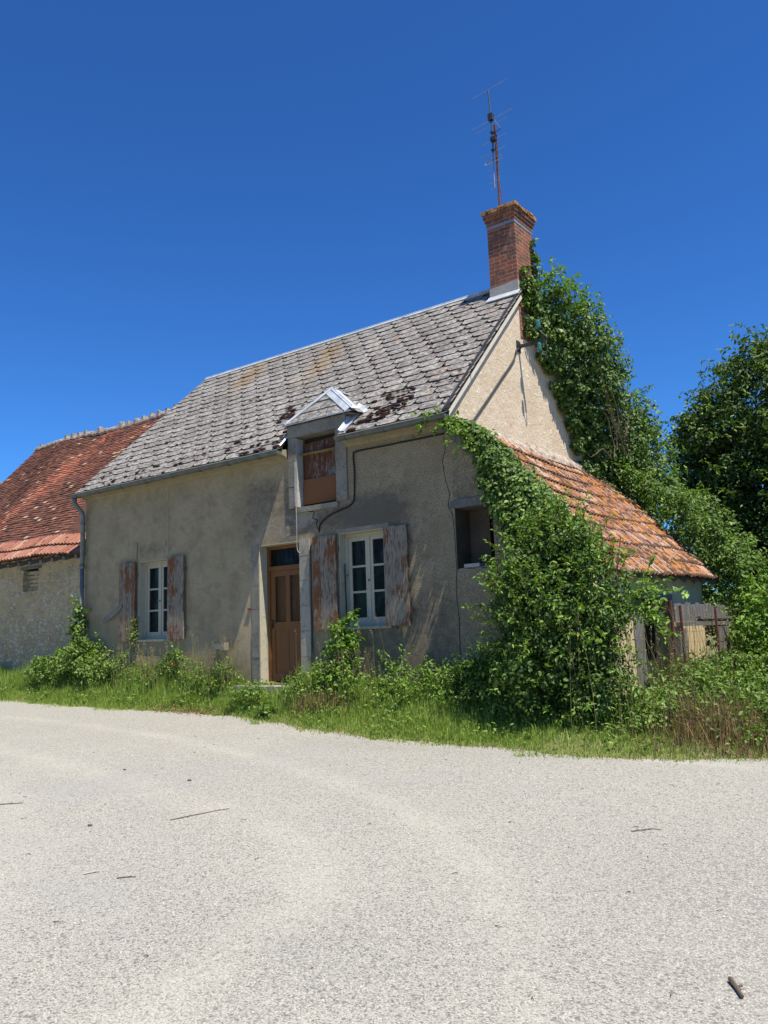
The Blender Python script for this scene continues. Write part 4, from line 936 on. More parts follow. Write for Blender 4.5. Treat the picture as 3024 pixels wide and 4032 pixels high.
BN = thing('stone_barn', (-12, .4, 0), 'rubble stone barn with old red tiled roof left of the farmhouse', 'barn')
OP = (-12.06, -11.42, 2.10, 2.60)
mb = MB(); gwall(-17.6, -9.0, -.6, 2.86, [OP], .4, .4, .3, mb)
mb.face([(-17.6, .4, -.6), (-17.6, .4, 2.9), (-17.6, 4, 6.7), (-17.6, 7.6, 2.9), (-17.6, 7.6, -.6)]); mb.build('wall', MT['rubble'], BN)
mb = MB()
zz = OP[2]
for i in range(5): mb.box(OP[0]+.02, OP[1]-rnd.uniform(.05, .3), .52+rnd.uniform(-.03, .03), .7, zz+.005, zz+.085); zz += .095
OS = mb.build('blocked_opening', MT['rubble'], BN)
mb = MB(); mb.box(OP[0], OP[1], .71, .73, OP[2], OP[3]); mb.box(-17, -9, 3, 3.05, 0, 2.5); mb.build('opening_back', MT['dark'], OS)
mb = MB(); mb.box(OP[0]-.1, OP[1]+.12, .385, .55, OP[3]-.0, OP[3]+.07); mb.build('lintel', MT['greywood'], BN)
barn(BN, -17.8, -8.95, .4, 2.80, 4.0, 6.95, 5)
BN2 = thing('far_barn', (-23, 3, 0), 'roof ridge of a second barn at the far left edge', 'barn')
mb = MB(); mb.box(-27, -20.8, 1.3, 7.9, -.5, 3.3); mb.build('wall', MT['rubble'], BN2)
mb = MB(); mb.face([(-27.2, 1, 3.25), (-20.6, 1, 3.25), (-20.6, 4.6, 6.3), (-27.2, 4.6, 6.3)], rnd=.5); mb.face([(-27.2, 8.2, 3.25), (-27.2, 4.6, 6.3), (-20.6, 4.6, 6.3), (-20.6, 8.2, 3.25)], rnd=.5)
r2_ = mb.build('roof', MT['plain_tile'], BN2); mb = MB()
for k in range(19): mb.tube([(-27.1+k*.34, 4.6, 6.3), (-27.1+k*.34+.33, 4.6, 6.33)], [.1, .08], 8); mb.box(-27.1+k*.34+.27, -27.1+k*.34+.36, 4.54, 4.66, 6.35, 6.47)
mb.build('ridge_tiles', MT['ridge'], r2_)

# ---------------------------------------------------------------- fence bits on the right
GT = thing('plank_gate', (2.35, 3.6, -.2), 'grey weathered plank gate piece in front of the outbuilding', 'gate')
mb = MB(); y = 2.0
while y < 4.6:
    w = rnd.uniform(.13, .2); mb.box(2.34, 2.36, y+.004, y+w-.004, .86+rnd.uniform(-.015, .01), 1.13+rnd.uniform(-.02, .02), rnd=rnd.random()); y += w
for yy in (2.18, 3.95, 4.1, 4.25, 4.42): mb.box(2.39, 2.41, yy, yy+.145, -.25, .795+rnd.uniform(-.03, 0), rnd=rnd.random())
mb.each('board', MT['greywood'], GT)
mb = MB(); mb.box(2.36, 2.42, 2.03, 4.75, .80, .86); mb.box(2.37, 2.43, 3.0, 4.8, .90, .94); mb.bar((2.385, 4.75, .2), (2.385, 4.2, .8), .05, .05); mb.each('rail', MT['greywood'], GT)
for yy in (2.08, 4.6):
    mb = MB(); mb.box(2.30, 2.385, yy, yy+.09, -.3, .80); mb.build('post', MT['greywood'], GT)
sp_ = [(2.6, 1.15, 1.15, 'thin rusty fence stake nearest the outbuilding doorway'), (2.6, 1.55, 1.08, 'rusty fence stake between doorway and plank gate'), (2.62, 3.1, 1.05, 'rusty fence stake in front of the plank gate')]
for x, y, zt_, lb in sp_:
    mb = MB(); gz0 = float(ground_z(x, y)); mb.bar((x, y, gz0-.1), (x+rnd.uniform(-.03, .03), y, zt_), .035, .03); tag(mb.build('fence_stake', MT['rust']), lb, 'stake', 'rusty stakes of the wire fence')
mb = MB()
for z in np.arange(-.1, 1.1, .14): mb.tube([(2.62, .75, z), (2.64, 2, z-.02), (2.63, 3.2, z), (2.64, 4.5, z+.02)], .002, 4)
for y in np.arange(.75, 4.5, .14): mb.tube([(2.62, y, -.15), (2.63, y+.02, .5), (2.63, y, 1.08)], .0018, 4)
tag(mb.build('wire_fence', MT['rust']), 'sagging square mesh wire fence in front of the outbuilding', 'wire fence')

# ---------------------------------------------------------------- vegetation
rg = np.random.default_rng(11)
def inside_house(P): 
    x, y, z = P[:, 0], P[:, 1], P[:, 2]; rz_ = np.minimum(roof_z(y), roof_z(2*RY-y))
    a = (x < .02) & (x > -9) & (y > -.01) & (y < WD) & (z < rz_+.03)
    b = (x > -.6) & (x < .03) & (y > 2.4) & (y < 3.12) & (z < 8.2)
    c = (x >= 0) & (x < WX+.02) & (y > -.01) & (y < 4.9) & (z < lz(x)+.05)
    return a | b | c
def plant(tg, P, N, size, mat, seed, name='foliage', **kw):
    k = ~inside_house(P); return leaves(name, P[k], N[k], size, mat, seed, tg, **kw)
def cat(*a): return np.concatenate(a)

# ivy on gable and chimney
IV = thing('gable_ivy', (.2, 4.6, 0), 'dense ivy and creeper climbing the gable up to the chimney', 'ivy')
poly = np.array([(2.75, 7.1), (2.62, 6.8), (2.72, 6.4), (2.5, 5.98), (2.9, 5.72), (3.25, 5.3), (3.6, 4.95), (3.95, 4.55), (4.3, 4.0), (4.45, 3.6), (7.7, 3.2), (7.5, 4.2), (7.0, 4.7), (6.3, 5.2), (5.6, 5.7), (4.8, 6.3), (4.2, 6.6), (3.8, 6.7), (3.4, 6.6), (3.0, 6.8)])
def inpoly(p, poly):
    x, y = p[:, 0], p[:, 1]; c = np.zeros(len(p), bool)
    for (x0_, y0_), (x1_, y1_) in zip(poly, np.roll(poly, -1, 0)):
        c ^= ((y0_ > y) != (y1_ > y)) & (x < (x1_-x0_)*(y-y0_)/(y1_-y0_+1e-9)+x0_)
    return c
q = rg.uniform((2.3, 3.0), (8.3, 7.6), (1350, 2)); q = q[inpoly(q, poly)]
# distance from the left boundary controls thickness
bnd = np.interp(q[:, 1], [3.6, 4.0, 4.55, 4.95, 5.3, 5.72, 5.98, 6.4, 6.9, 7.35], [4.45, 4.3, 3.95, 3.6, 3.25, 2.9, 2.5, 2.72, 2.62, 2.75]); th = np.clip((q[:, 0]-bnd)/1.6, 0, 1)
off = .10+th*rg.uniform(-.1, .75, len(q)); rs = .10+th*rg.uniform(.08, .2, len(q))
C = np.stack([off, q[:, 0], q[:, 1]], 1); P1, N1 = shell(rg, C, rs, 60)
q2 = q[th > .5]; C2 = np.stack([rg.uniform(-1.0, .1, len(q2)), q2[:, 0]+.1, q2[:, 1]-.1], 1); P2, N2 = shell(rg, C2, np.full(len(C2), .28), 22)
P3, N3 = shell(rg, np.stack([rg.uniform(.03, .12, 26), rg.uniform(2.5, 2.72, 26), rg.uniform(6.3, 7.2, 26)], 1), np.full(26, .06), 16)
P4, N4 = shell(rg, np.stack([rg.uniform(-.02, .1, 22), rg.uniform(3.0, 3.12, 22), rg.uniform(6.9, 7.85, 22)], 1), np.full(22, .065), 24)
N1 = N1*.7+np.array([.5, -.35, 0])
plant(IV, cat(P1, P2, P3, P4), cat(N1, N2, N3, N4), .072, MT['ivy'], 1, wid=.8, rough=.5, upb=.3)
# bright young shoots along the outer silhouette
out = [(2.95, 7.0), (3.3, 6.95), (3.6, 6.75), (3.9, 6.8), (4.3, 6.6), (4.7, 6.4), (5.05, 6.15), (5.5, 5.8), (6.0, 5.55), (6.4, 5.2), (6.9, 4.8), (7.3, 4.4)]
base = []; dirs = []
for _ in range(420):
    i = rg.integers(0, len(out)-1); t = rg.random(); y = out[i][0]*(1-t)+out[i+1][0]*t; z = out[i][1]*(1-t)+out[i+1][1]*t
    dd = rg.uniform(0, .35); base.append((rg.uniform(-.6, .75), y-dd*.5, z-dd)); dirs.append((rg.uniform(-.3, .5), rg.uniform(0, .8), rg.uniform(.3, 1)))
P5, N5, L5 = shoots(rg, base, dirs, .42, .035, .6); leaves('young_shoots', P5, N5, .085, MT['vine'], 2, IV, wid=.5, rough=.5, upb=.5, bright=.15)
stems('shoot_stems', L5[::2], .004, MT['dry'], IV, 3)
lines = []
for _ in range(12):
    y0_ = rg.uniform(4.2, 5.4); z0_ = 3.8+rg.uniform(0, .8); p = np.array([.72, y0_, z0_]); ln_ = [p]
    v = np.array([0, rg.uniform(-.6, .1), 1.])
    for i in range(11): v = unit(v+np.array([0, -.12, 0])+rg.normal(0, .25, 3)*np.array([.2, 1, 1])); p = p+v*.1; ln_.append(p)
    lines.append(ln_)
stems('woody_stems', lines, .014, MT['bark'], IV, 5)

# ivy over the lean-to verge
IV2 = thing('verge_ivy', (1, -.2, 0), 'ivy trailing down the roof edge from gutter corner to the big shrub', 'ivy')
up_ = [(-.10, 3.92), (.2, 3.80), (.72, 3.38), (1.25, 2.82), (1.78, 2.26), (2.15, 1.8)]; lo_ = [(-.02, 3.84), (.30, 3.68), (.58, 3.05), (.75, 2.5), (.98, 2.1), (1.2, 1.7)]
C = []; 
for _ in range(560):
    t = rg.random()
    if t < .22 and rg.random() < .6: continue
    i = t*5; k = int(i); f_ = i-k; k2 = min(k+1, 5)
    U = np.array(up_[k])*(1-f_)+np.array(up_[k2])*f_; Lw = np.array(lo_[k])*(1-f_)+np.array(lo_[k2])*f_; s_ = rg.random(); p = U*s_+Lw*(1-s_)
    C.append((p[0], (rg.uniform(-.30, -.08)-.1*math.sin(t*9)+.55*max(0, s_-.7)*min(1, t*3)) if t > .42 else rg.uniform(-.10, .15), p[1]))
C = np.array(C); P, N = shell(rg, C, np.interp(C[:, 0], [-.1, .4, 2], [.06, .13, .16]), 66)
P, N = P[P[:, 0] > -.3], N[P[:, 0] > -.3]
plant(IV2, P, N*.7+np.array([.1, -.5, .2]), .062, MT['ivy'], 3, wid=.8, rough=.45, upb=.4, bright=.06)
base = [(rg.uniform(-.25, .7), rg.uniform(-.4, -.15), 0) for _ in range(26)]; base = [(x, y, 3.92-.6*max(0, x)+rg.uniform(-.3, .05)) for x, y, _ in base]
P5, N5, L5 = shoots(rg, base, [(rg.uniform(-1, .6), rg.uniform(-.4, .1), rg.uniform(-.6, .7)) for _ in base], .30, .04, 1.0); leaves('trailing_shoots', P5, N5, .07, MT['vine'], 4, IV2, wid=.6, bright=.1)
stems('shoot_stems', L5, .004, MT['dry'], IV2, 3)

# big shrub in front of the lean-to
SH = thing('overgrown_shrub', (1.8, -.6, -.3), 'big dark green climbing shrub covering the outbuilding front', 'shrub')
C = cat(ell(rg, (1.70, -.45, 1.12), (.74, .58, .93), 150), ell(rg, (1.56, -.62, .2), (.80, .58, .60), 100), ell(rg, (2.22, -.45, .95), (.26, .42, .6), 36), ell(rg, (2.1, -.5, .2), (.32, .45, .5), 34), ell(rg, (1.55, -.4, 1.3), (.5, .4, .9), 60, .2, .8), ell(rg, (1.9, -.4, .3), (.6, .4, .5), 60, .1, .8))
C = C[C[:, 2] > -.4]; P, N = shell(rg, C, rg.uniform(.11, .27, len(C)), 88)
P[:, 2] = np.maximum(P[:, 2], ground_z(P[:, 0], P[:, 1])+.01)
plant(SH, P, N, .06, MT['ivy'], 5, wid=.62, rough=.6, upb=.45, droop=.6)
base = ell(rg, (1.8, -.55, .9), (.95, .65, 1.3), 260, .85, 1.0); base = base[(base[:, 1] < -.3) | (base[:, 2] > 1.6)]
dirs = unit(base-np.array([1.8, -.3, .7]))+np.array([0, 0, .35]); P5, N5, L5 = shoots(rg, base, dirs, .42, .04, .9)
k = ~inside_house(P5); leaves('long_shoots', P5[k], N5[k], .064, MT['vine'], 6, SH, wid=.5, upb=.5, bright=.05); stems('shoot_stems', L5, .005, MT['dry'], SH, 3)
# creeping arch toward the gate
base = [(2.25+rg.uniform(0, .3), -.5+rg.uniform(-.1, .7), 1.0+rg.uniform(-.2, .25)) for _ in range(13)]
P5, N5, L5 = shoots(rg, base, [(rg.uniform(.2, 1), rg.uniform(.0, .9), rg.uniform(-.2, .7)) for _ in base], .7, .05, .7); leaves('arching_shoots', P5, N5, .085, MT['vine'], 7, SH, wid=.55, bright=.15); stems('arching_stems', L5, .005, MT['dry'], SH, 3)
mb = MB()
for i in range(7):
    x = 1.3+i*.16; mb.tube([(x, -.4, -.35), (x+rnd.uniform(-.1, .1), -.45, .3), (x+rnd.uniform(-.2, .2), -.4, 1.2), (x+rnd.uniform(-.3, .3), -.3, 1.9)], [.03, .025, .018, .008], 6)
mb.build('stems', MT['bark'], SH)

# creeper mass behind the lean-to
VM = thing('creeper_mass', (1.5, 6, 0), 'bright green creeper mound spilling over the rear edge of the tiled roof', 'creeper')
C = []
for _ in range(640):
    x = rg.uniform(-.5, 3.3); zt_ = np.interp(x, [-.5, .3, 1.1, 1.8, 2.3, 2.8, 3.4], [3.75, 3.7, 3.65, 2.95, 2.3, 1.5, 1.1]); y = 5.05+rg.random()**1.3*2.4; z = zt_-rg.random()**1.8*2.2+.12*math.sin(y*3)+.1*math.sin(x*4)
    C.append((x, y-.25*(rg.random() < .3), z))
C = np.array(C); P, N = shell(rg, C, rg.uniform(.12, .24, len(C)), 42); plant(VM, P, N*.7+np.array([.2, -.2, .3]), .08, MT['ivy'], 8, rough=.5, upb=.6)
base = C[rg.integers(0, len(C), 240)]; base[:, 2] += .1; P5, N5, L5 = shoots(rg, base, rg.normal(0, .7, (len(base), 3))+np.array([.2, -.2, .6]), .4, .05, 1.0); kk = ~inside_house(P5); leaves('young_shoots', P5[kk], N5[kk], .085, MT['vine'], 9, VM, wid=.55, bright=.1)

# tall overgrown tree at the right
TT = thing('creeper_clad_tree', (3.4, 11, -.3), 'tall dark tree smothered in creepers behind the outbuilding', 'tree')
mb = MB(); mb.tube([(3.6, 11.2, -.4), (3.5, 11.1, 1.5), (3.7, 11.2, 3.4), (4.1, 11.3, 5.6)], [.3, .25, .18, .08], 10)
for i in range(9):
    a = i*.8; z0_ = 1.8+i*.35; mb.tube([(3.6, 11.15, z0_), (3.6+1.1*math.cos(a), 11.15+.9*math.sin(a), z0_+.9), (3.6+2*math.cos(a), 11.15+1.6*math.sin(a), z0_+1.5)], [.09, .05, .02], 6)
mb.build('trunk', MT['bark'], TT)
C = cat(ell(rg, (3.3, 11, 4.3), (3.2, 2.2, 3.2), 760, .85, 1.05), ell(rg, (.55, 11, 4.6), (.85, .9, 1.4), 150), ell(rg, (2.5, 10.2, 3.3), (2.0, 1.5, 2.0), 300), ell(rg, (2.6, 9.6, 1.6), (2.1, 1.2, 2.0), 260), ell(rg, (4.6, 10, 3), (2.2, 1.6, 3.3), 260), ell(rg, (3.3, 11, 4.0), (2.6, 1.7, 2.9), 420, .3, .9))
C = C[C[:, 2] > -.2]; P, N = shell(rg, C, rg.uniform(.2, .42, len(C)), 84); leaves('crown', P, N, .11, MT['tree'], 10, TT, rough=.55, upb=.5, droop=.7)
base = ell(rg, (3.3, 10.9, 4.3), (3.3, 2.3, 3.3), 520, .95, 1.05); base = base[base[:, 2] > 1]
P5, N5, L5 = shoots(rg, base, unit(base-np.array([3.6, 10.8, 3.4]))+np.array([0, 0, .3]), .6, .06, .8); leaves('young_shoots', P5, N5, .12, MT['ivy'], 11, TT, wid=.5, bright=.18); stems('shoot_stems', L5[::3], .006, MT['dry'], TT, 3)

# dark hedge closing the space behind the gate
HG = thing('hedge', (4.6, 7, -.3), 'dark hedge between the creeper mound and the right edge', 'hedge')
C = cat(ell(rg, (4.2, 7.6, .9), (1.8, 1.3, 1.7), 260), ell(rg, (6.0, 6.8, .8), (1.8, 1.5, 1.6), 160), ell(rg, (4.4, 7.5, .8), (1.4, 1, 1.2), 80, .2, .8)); C = C[C[:, 2] > -.3]
P, N = shell(rg, C, rg.uniform(.16, .3, len(C)), 46); leaves('foliage', P, N, .10, MT['tree'], 12, HG, upb=.5)

# bright weeds mass at the right by the gate
RM = thing('bramble_thicket', (3.4, 3.4, -.3), 'bright green bramble thicket right of the plank gate', 'bramble')
C = cat(ell(rg, (3.35, 4.3, .35), (.75, 1.1, 1.05), 190), ell(rg, (4.1, 3.2, .1), (.8, 1.2, .95), 150), ell(rg, (2.75, 5.3, .9), (.45, .45, .75), 60), ell(rg, (4.6, 1.6, -.05), (.7, 1.0, .6), 70)); C = C[C[:, 2] > -.25]
P, N = shell(rg, C, rg.uniform(.10, .2, len(C)), 40); leaves('foliage', P, N, .085, MT['vine'], 13, RM, upb=.6, bright=.08)
base = C[rg.integers(0, len(C), 150)]; P5, N5, L5 = shoots(rg, base, rg.normal(0, .5, (len(base), 3))+np.array([0, -.2, .9]), .5, .05, 1.0); leaves('young_shoots', P5, N5, .08, MT['vine'], 14, RM, wid=.5, bright=.15); stems('shoot_stems', L5, .004, MT['dry'], RM, 3)
# undergrowth in front of gate
UG = thing('roadside_undergrowth', (3.1, .2, -.3), 'tangled green undergrowth between the road corner and the plank gate', 'undergrowth')
C = []
for _ in range(460):
    x = rg.uniform(2.35, 4.9); y = rg.uniform(-1.0, 3.4); g0 = float(ground_z(x, y)); C.append((x, y, g0+rg.random()*np.interp(y, [-1, .2, 2.6], [.2, .42, .6])))
C = np.array(C); P, N = shell(rg, C, rg.uniform(.08, .15, len(C)), 24); leaves('foliage', P, N, .062, MT['weed'], 15, UG, upb=.6)
base = C[rg.integers(0, len(C), 130)]; P5, N5, L5 = shoots(rg, base, rg.normal(0, .35, (len(base), 3))+np.array([0, 0, 1.]), .32, .05, .5); leaves('young_shoots', P5, N5, .07, MT['vine'], 16, UG, wid=.45); stems('shoot_stems', L5, .004, MT['dry'], UG, 3)

# bushes by the facade
def bush(name, label, catg, c, mat, seed, blobs, ls=.06, nper=34, sh=50, shl=.3, sg=1.0, wid=.6):
    t = thing(name, c, label, catg); C = []
    for (cc, rad, n) in blobs: C.append(ell(rg, cc, rad, n, .5, 1.0))
    C = np.concatenate(C); C = C[C[:, 1] < -.04]; gz_ = ground_z(C[:, 0], C[:, 1]); C = C[C[:, 2] > gz_-.05]
    P, N = shell(rg, C, rg.uniform(.06, .13, len(C)), nper); P[:, 1] = np.minimum(P[:, 1], -.03); leaves('foliage', P, N, ls, mat, seed, t, upb=.6, wid=wid)
    base = C[rg.integers(0, len(C), sh)]; P5, N5, L5 = shoots(rg, base, rg.normal(0, .45, (sh, 3))+np.array([0, -.1, 1.]), shl, .035, sg); P5[:, 1] = np.minimum(P5[:, 1], -.03)
    leaves('shoots', P5, N5, ls*1.05, MT['vine'], seed+50, t, wid=.5, bright=.1); stems('shoot_stems', L5, .0035, MT['dry'], t, 3); return t
bush('bramble_bush', 'rounded bramble bush at the foot of the downpipe', 'bush', (-9, -.4, 0), MT['weed'], 20, [((-9.6, -.30, .30), (.75, .38, .45), 95), ((-8.55, -.32, .45), (.65, .40, .50), 100), ((-7.9, -.4, .25), (.5, .35, .35), 45)], .065)
bush('wall_creeper', 'leafy creeper climbing the lower downpipe', 'creeper', (-9, -.12, 0), MT['ivy'], 21, [((-8.95, -.16, 1.1), (.14, .10, .6), 22), ((-8.85, -.2, .75), (.28, .12, .35), 22)], .075, 26, 22, .3, 1.2, .8)
bush('shutter_creeper', 'thin creeper climbing behind the leftmost shutter', 'creeper', (-7.2, -.08, 0), MT['ivy'], 22, [((-7.22, -.10, .9), (.05, .05, .65), 14)], .05, 9, 6, .2, 1.0, .8)
bush('nettle_patch', 'tall weeds below the far window', 'weeds', (-7, -.3, 0), MT['weed'], 23, [((-7.35, -.28, .32), (.25, .2, .42), 26), ((-5.85, -.25, .40), (.18, .16, .38), 22), ((-6.4, -.35, .15), (.6, .25, .25), 40), ((-5.3, -.3, .2), (.5, .25, .3), 30)], .05, 26, 46, .3)
bush('sapling_weed', 'leafy green sapling under the near window', 'sapling', (-1.75, -.4, 0), MT['vine'], 24, [((-1.9, -.35, .55), (.28, .2, .50), 30), ((-1.75, -.35, .85), (.16, .13, .28), 14)], .095, 16, 22, .25, 1.0, .42)
bush('weed_bank', 'low tangled weed bank right of the door step', 'weeds', (-2, -.5, 0), MT['weed'], 25, [((-2.4, -.45, .02), (.55, .4, .30), 42), ((-1.4, -.5, .0), (.8, .42, .33), 50), ((-.4, -.5, .04), (.75, .42, .40), 60), ((.4, -.5, -.08), (.5, .4, .35), 30)], .055, 26, 190, .42)
bush('corner_weeds', 'dark leafy weeds at the house corner left of the big shrub', 'weeds', (.6, -.5, 0), MT['ivy'], 26, [((.45, -.45, .08), (.5, .4, .4), 70), ((.95, -.6, -.1), (.5, .5, .35), 60)], .06, 30, 30, .3)
bush('step_weeds', 'small clump of weeds at the left of the door step', 'weeds', (-4.6, -.4, 0), MT['weed'], 27, [((-4.6, -.3, .18), (.32, .22, .32), 30), ((-3.5, -.75, -.02), (.35, .2, .12), 26)], .045, 24, 30, .3)
bush('roadside_weed', 'small dark weed tuft at the road edge below the door', 'weeds', (-2.8, -1.05, -.3), MT['ivy'], 28, [((-2.75, -1.0, -.26), (.16, .12, .12), 12)], .06, 24, 8, .12)

# grass
def blades(name, X, Y, Hh, wdt, mat, seed, lean=.35, parent=None, zoff=0):
    r_ = np.random.default_rng(seed); n = len(X); Zg = ground_z(X, Y)+zoff; a = r_.uniform(0, 2*np.pi, n); b = r_.uniform(0, 2*np.pi, n); l = np.abs(r_.normal(0, lean, n))
    d = np.stack([np.cos(a), np.sin(a)*.7, np.zeros(n)], 1); w = np.stack([np.cos(b), np.sin(b), np.zeros(n)], 1)*(wdt*r_.uniform(.6, 1.3, n))[:, None]/2
    P = np.stack([X, Y, Zg-.01], 1); H_ = Hh[:, None]; upv = np.array([0, 0, 1.]); l = l[:, None]
    m = P+upv*H_*.55+d*H_*l*.3; t = P+upv*H_*(1-.35*np.minimum(l, 1))+d*H_*l*1.0
    V = np.stack([P-w, P+w, m+w*.8, m-w*.8, t], 1); V[:, :, 1] = np.where(V[:, :, 1] > -.02, np.minimum(V[:, :, 1], np.maximum(P[:, None, 1], -.02)), V[:, :, 1])
    return np_mesh(name, V, 5, [(0, 1, 2, 3), (3, 2, 4)], mat, r_.beta(2.2, 2.6, n), parent)
n = 130000; X = rg.uniform(-14, 6.5, n); e_ = edge_y(X); t = rg.random(n)**1.05; far_ = np.where(X > 2, 1.5, -.02); far_ = np.where(X < -9, .36, far_); Y = e_+.01+(far_-e_)*t
# thin out over the bare patch at road edge
bp_ = np.exp(-((X+4.6)/.8)**2-((Y+.85)/.22)**2); k = rg.random(n) > bp_*.97; k &= ~((X > -4.3) & (X < -2.95) & (Y > -.42)); X, Y, t = X[k], Y[k], t[k]
Hh = (.05+.09*np.clip(t*1.6, 0, 1)+.09*(t > .5)*np.clip((t-.5)*2, 0, 1))*rg.uniform(.5, 1.5, len(X))*(1+.35*np.sin(X*2.1)*np.sin(X*.7+1)); tag(blades('grass', X, Y, Hh, .010, MT['grass'], 31), 'short green verge grass', kind='stuff')
n = 8500; X = rg.uniform(-12, 5, n); e_ = edge_y(X); Y = np.minimum(e_+.35+rg.random(n)*(-e_-.35), -.03); Y = np.where(X > 2.3, rg.uniform(-1, 2.5, n), Y); k = ~((X > -4.2) & (X < -2.9)); X, Y = X[k], Y[k]
HT_ = 1; Xb = rg.uniform(-2.7, 1.0, 3000); X = np.concatenate([X, Xb]); Y = np.concatenate([Y, rg.uniform(-1.0, -.1, 3000)])
tag(blades('tall_grass', X, Y, rg.uniform(.15, .42, len(X))*(1+.3*np.sin(X*1.7))*np.clip(1.25-np.abs(Y)*.6, .35, 1.2), .009, MT['grass'], 32, .22), 'tall uncut grass along the wall', kind='stuff')
# seed stalks
mb_l = []; Pn = []
for _ in range(230):
    zone = rg.random()
    if zone < .3: x = rg.uniform(-7.4, -6.0); y = rg.uniform(-.6, -.1); h = rg.uniform(.5, .85)
    elif zone < .5: x = rg.uniform(-5.4, -4.2); y = rg.uniform(-.5, -.1); h = rg.uniform(.6, 1.05)
    elif zone < .65: x = rg.uniform(-2.6, -.8); y = rg.uniform(-.7, -.3); h = rg.uniform(.5, 1.25)
    else: x = rg.uniform(2.0, 3.4); y = rg.uniform(-1.3, 1.6); h = rg.uniform(.7, 1.35)
    z = float(ground_z(x, y)); lx, ly = rg.normal(0, .1, 2)*h; ly = min(ly, 0); ln_ = [np.array([x+lx*t*t, y+ly*t*t, z+h*t]) for t in np.linspace(0, 1, 6)]; mb_l.append(ln_)
    for j in range(7): Pn.append(ln_[-1]+np.array([rg.normal(0, .008), rg.normal(0, .008), -j*.018]))
ST = thing('seed_grass', (0, -.5, -.1), 'tall pale grass stalks with seed heads along wall and fence', 'grass'); ST['kind'] = 'stuff'
stems('stalks', mb_l, .0045, MT['seed'], ST, 3); Pn = np.array(Pn); leaves('seed_heads', Pn, unit(rg.normal(0, 1, Pn.shape)), .03, MT['seed'], 33, ST, droop=-.6, wid=.35)
# dry brown grass clump bottom right
n = 1500; X = rg.normal(3.6, .45, n); Y = rg.normal(-.75, .30, n); Y = np.maximum(Y, edge_y(X)+.05); tag(blades('dry_grass', X, Y, rg.uniform(.08, .62, n)*np.exp(-((X-3.55)/.8)**2), .008, MT['dry'], 34, .7), 'brown dead grass clump at the road corner', 'dry grass', kind='stuff')
n = 420; X = rg.normal(-1.85, .3, n); Y = rg.normal(-.85, .12, n); tag(blades('withered_weeds', X, Y, rg.uniform(.1, .42, n), .01, MT['dry'], 35, .5), 'reddish withered weeds in the bank right of the door', 'withered weeds', kind='stuff')
n = 700; X = rg.uniform(-5.4, 5, n); Y = edge_y(X)-np.abs(rg.normal(0, .10, n)); tag(blades('edge_straw', X, Y, rg.uniform(.03, .09, n), .008, MT['dry'], 36, 1.2, zoff=.03), 'dry straw bits along the road edge', 'straw', kind='stuff')
# litter patch on the bare soil
P = np.stack([rg.normal(-4.7, .55, 900), rg.normal(-.85, .12, 900), np.zeros(900)], 1); P[:, 2] = ground_z(P[:, 0], P[:, 1])+.03; P[:, 2] = np.maximum(P[:, 2], road_z(P[:, 0], P[:, 1])+.012)
lt_ = leaves('leaf_litter', P, np.tile([0, 0, 1.], (900, 1)), .05, MT['dry'], 37, None, droop=0, rough=.3, wid=.3); tag(lt_, 'dry leaf litter on the bare patch at the road edge', 'leaf litter', kind='stuff')
n = 3200; X = rg.uniform(-12, 4.6, n); Y = edge_y(X)-np.abs(rg.normal(0, .07, n))*(1+np.sin(X*3.7)*.8); tag(blades('sparse_grass', X, Y, rg.uniform(.03, .09, n), .008, MT['grass'], 38, .8, zoff=.03), 'sparse grass creeping from the verge into the gravel', kind='stuff')
# small tufts in the road edge
for i, (x, y, lb) in enumerate(((1.95, -2.05, 'lone weed tuft growing in the gravel near the road corner'), (-3.9, -1.02, 'small grass tuft in the gravel below the door'), (-2.6, -1.45, 'tiny grass tuft in the gravel right of the door'))):
    X = rg.normal(x, .05, 70); Y = rg.normal(y, .03, 70); tag(blades('weed_tuft', X, Y, rg.uniform(.03, .11, 70), .01, MT['grass'], 40+i, .7, zoff=.02), lb, 'weed', 'tufts growing in the road edge')
n = 9000; X = rg.uniform(-13, 4.6, n); e_ = edge_y(X); Y = np.minimum(e_+.08+(rg.random(n)**.8)*(-e_-.05), -.05); kk = (np.sin(X*4.3+Y*3)+np.sin(X*9.1-Y*7)*.6) > -.15; X, Y = X[kk], Y[kk]
P = np.stack([X, Y, ground_z(X, Y)+rg.uniform(.02, .16, len(X))], 1); tag(leaves('broadleaf_weeds', P, np.tile([0, 0, 1.], (len(X), 1)), .06, MT['weed'], 43, None, droop=.1, rough=.5, wid=.55), 'broad leaved weeds mixed into the verge grass', kind='stuff')
# poppy
z0_ = float(ground_z(-5.62, -.45)); PP = thing('poppy', (-5.62, -.45, z0_), 'single red poppy in the grass below the far window', 'flower')
mb = MB(); mb.tube([(-5.62, -.45, z0_), (-5.60, -.47, z0_+.2), (-5.62, -.48, .42)], .004, 5); mb.build('stem', MT['weed'], PP)
mb = MB()
for k in range(5):
    a = k*2*math.pi/5; c = Vector((-5.62, -.48, .42)); o1 = Vector((math.cos(a), math.sin(a), .55)); o2 = Vector((math.cos(a+.75), math.sin(a+.75), .7)); o0 = Vector((math.cos(a-.75), math.sin(a-.75), .7))
    mb.face([c, c+o0*.035, c+o1*.055, c+o2*.035])
mb.build('petals', MT['poppy'], PP)
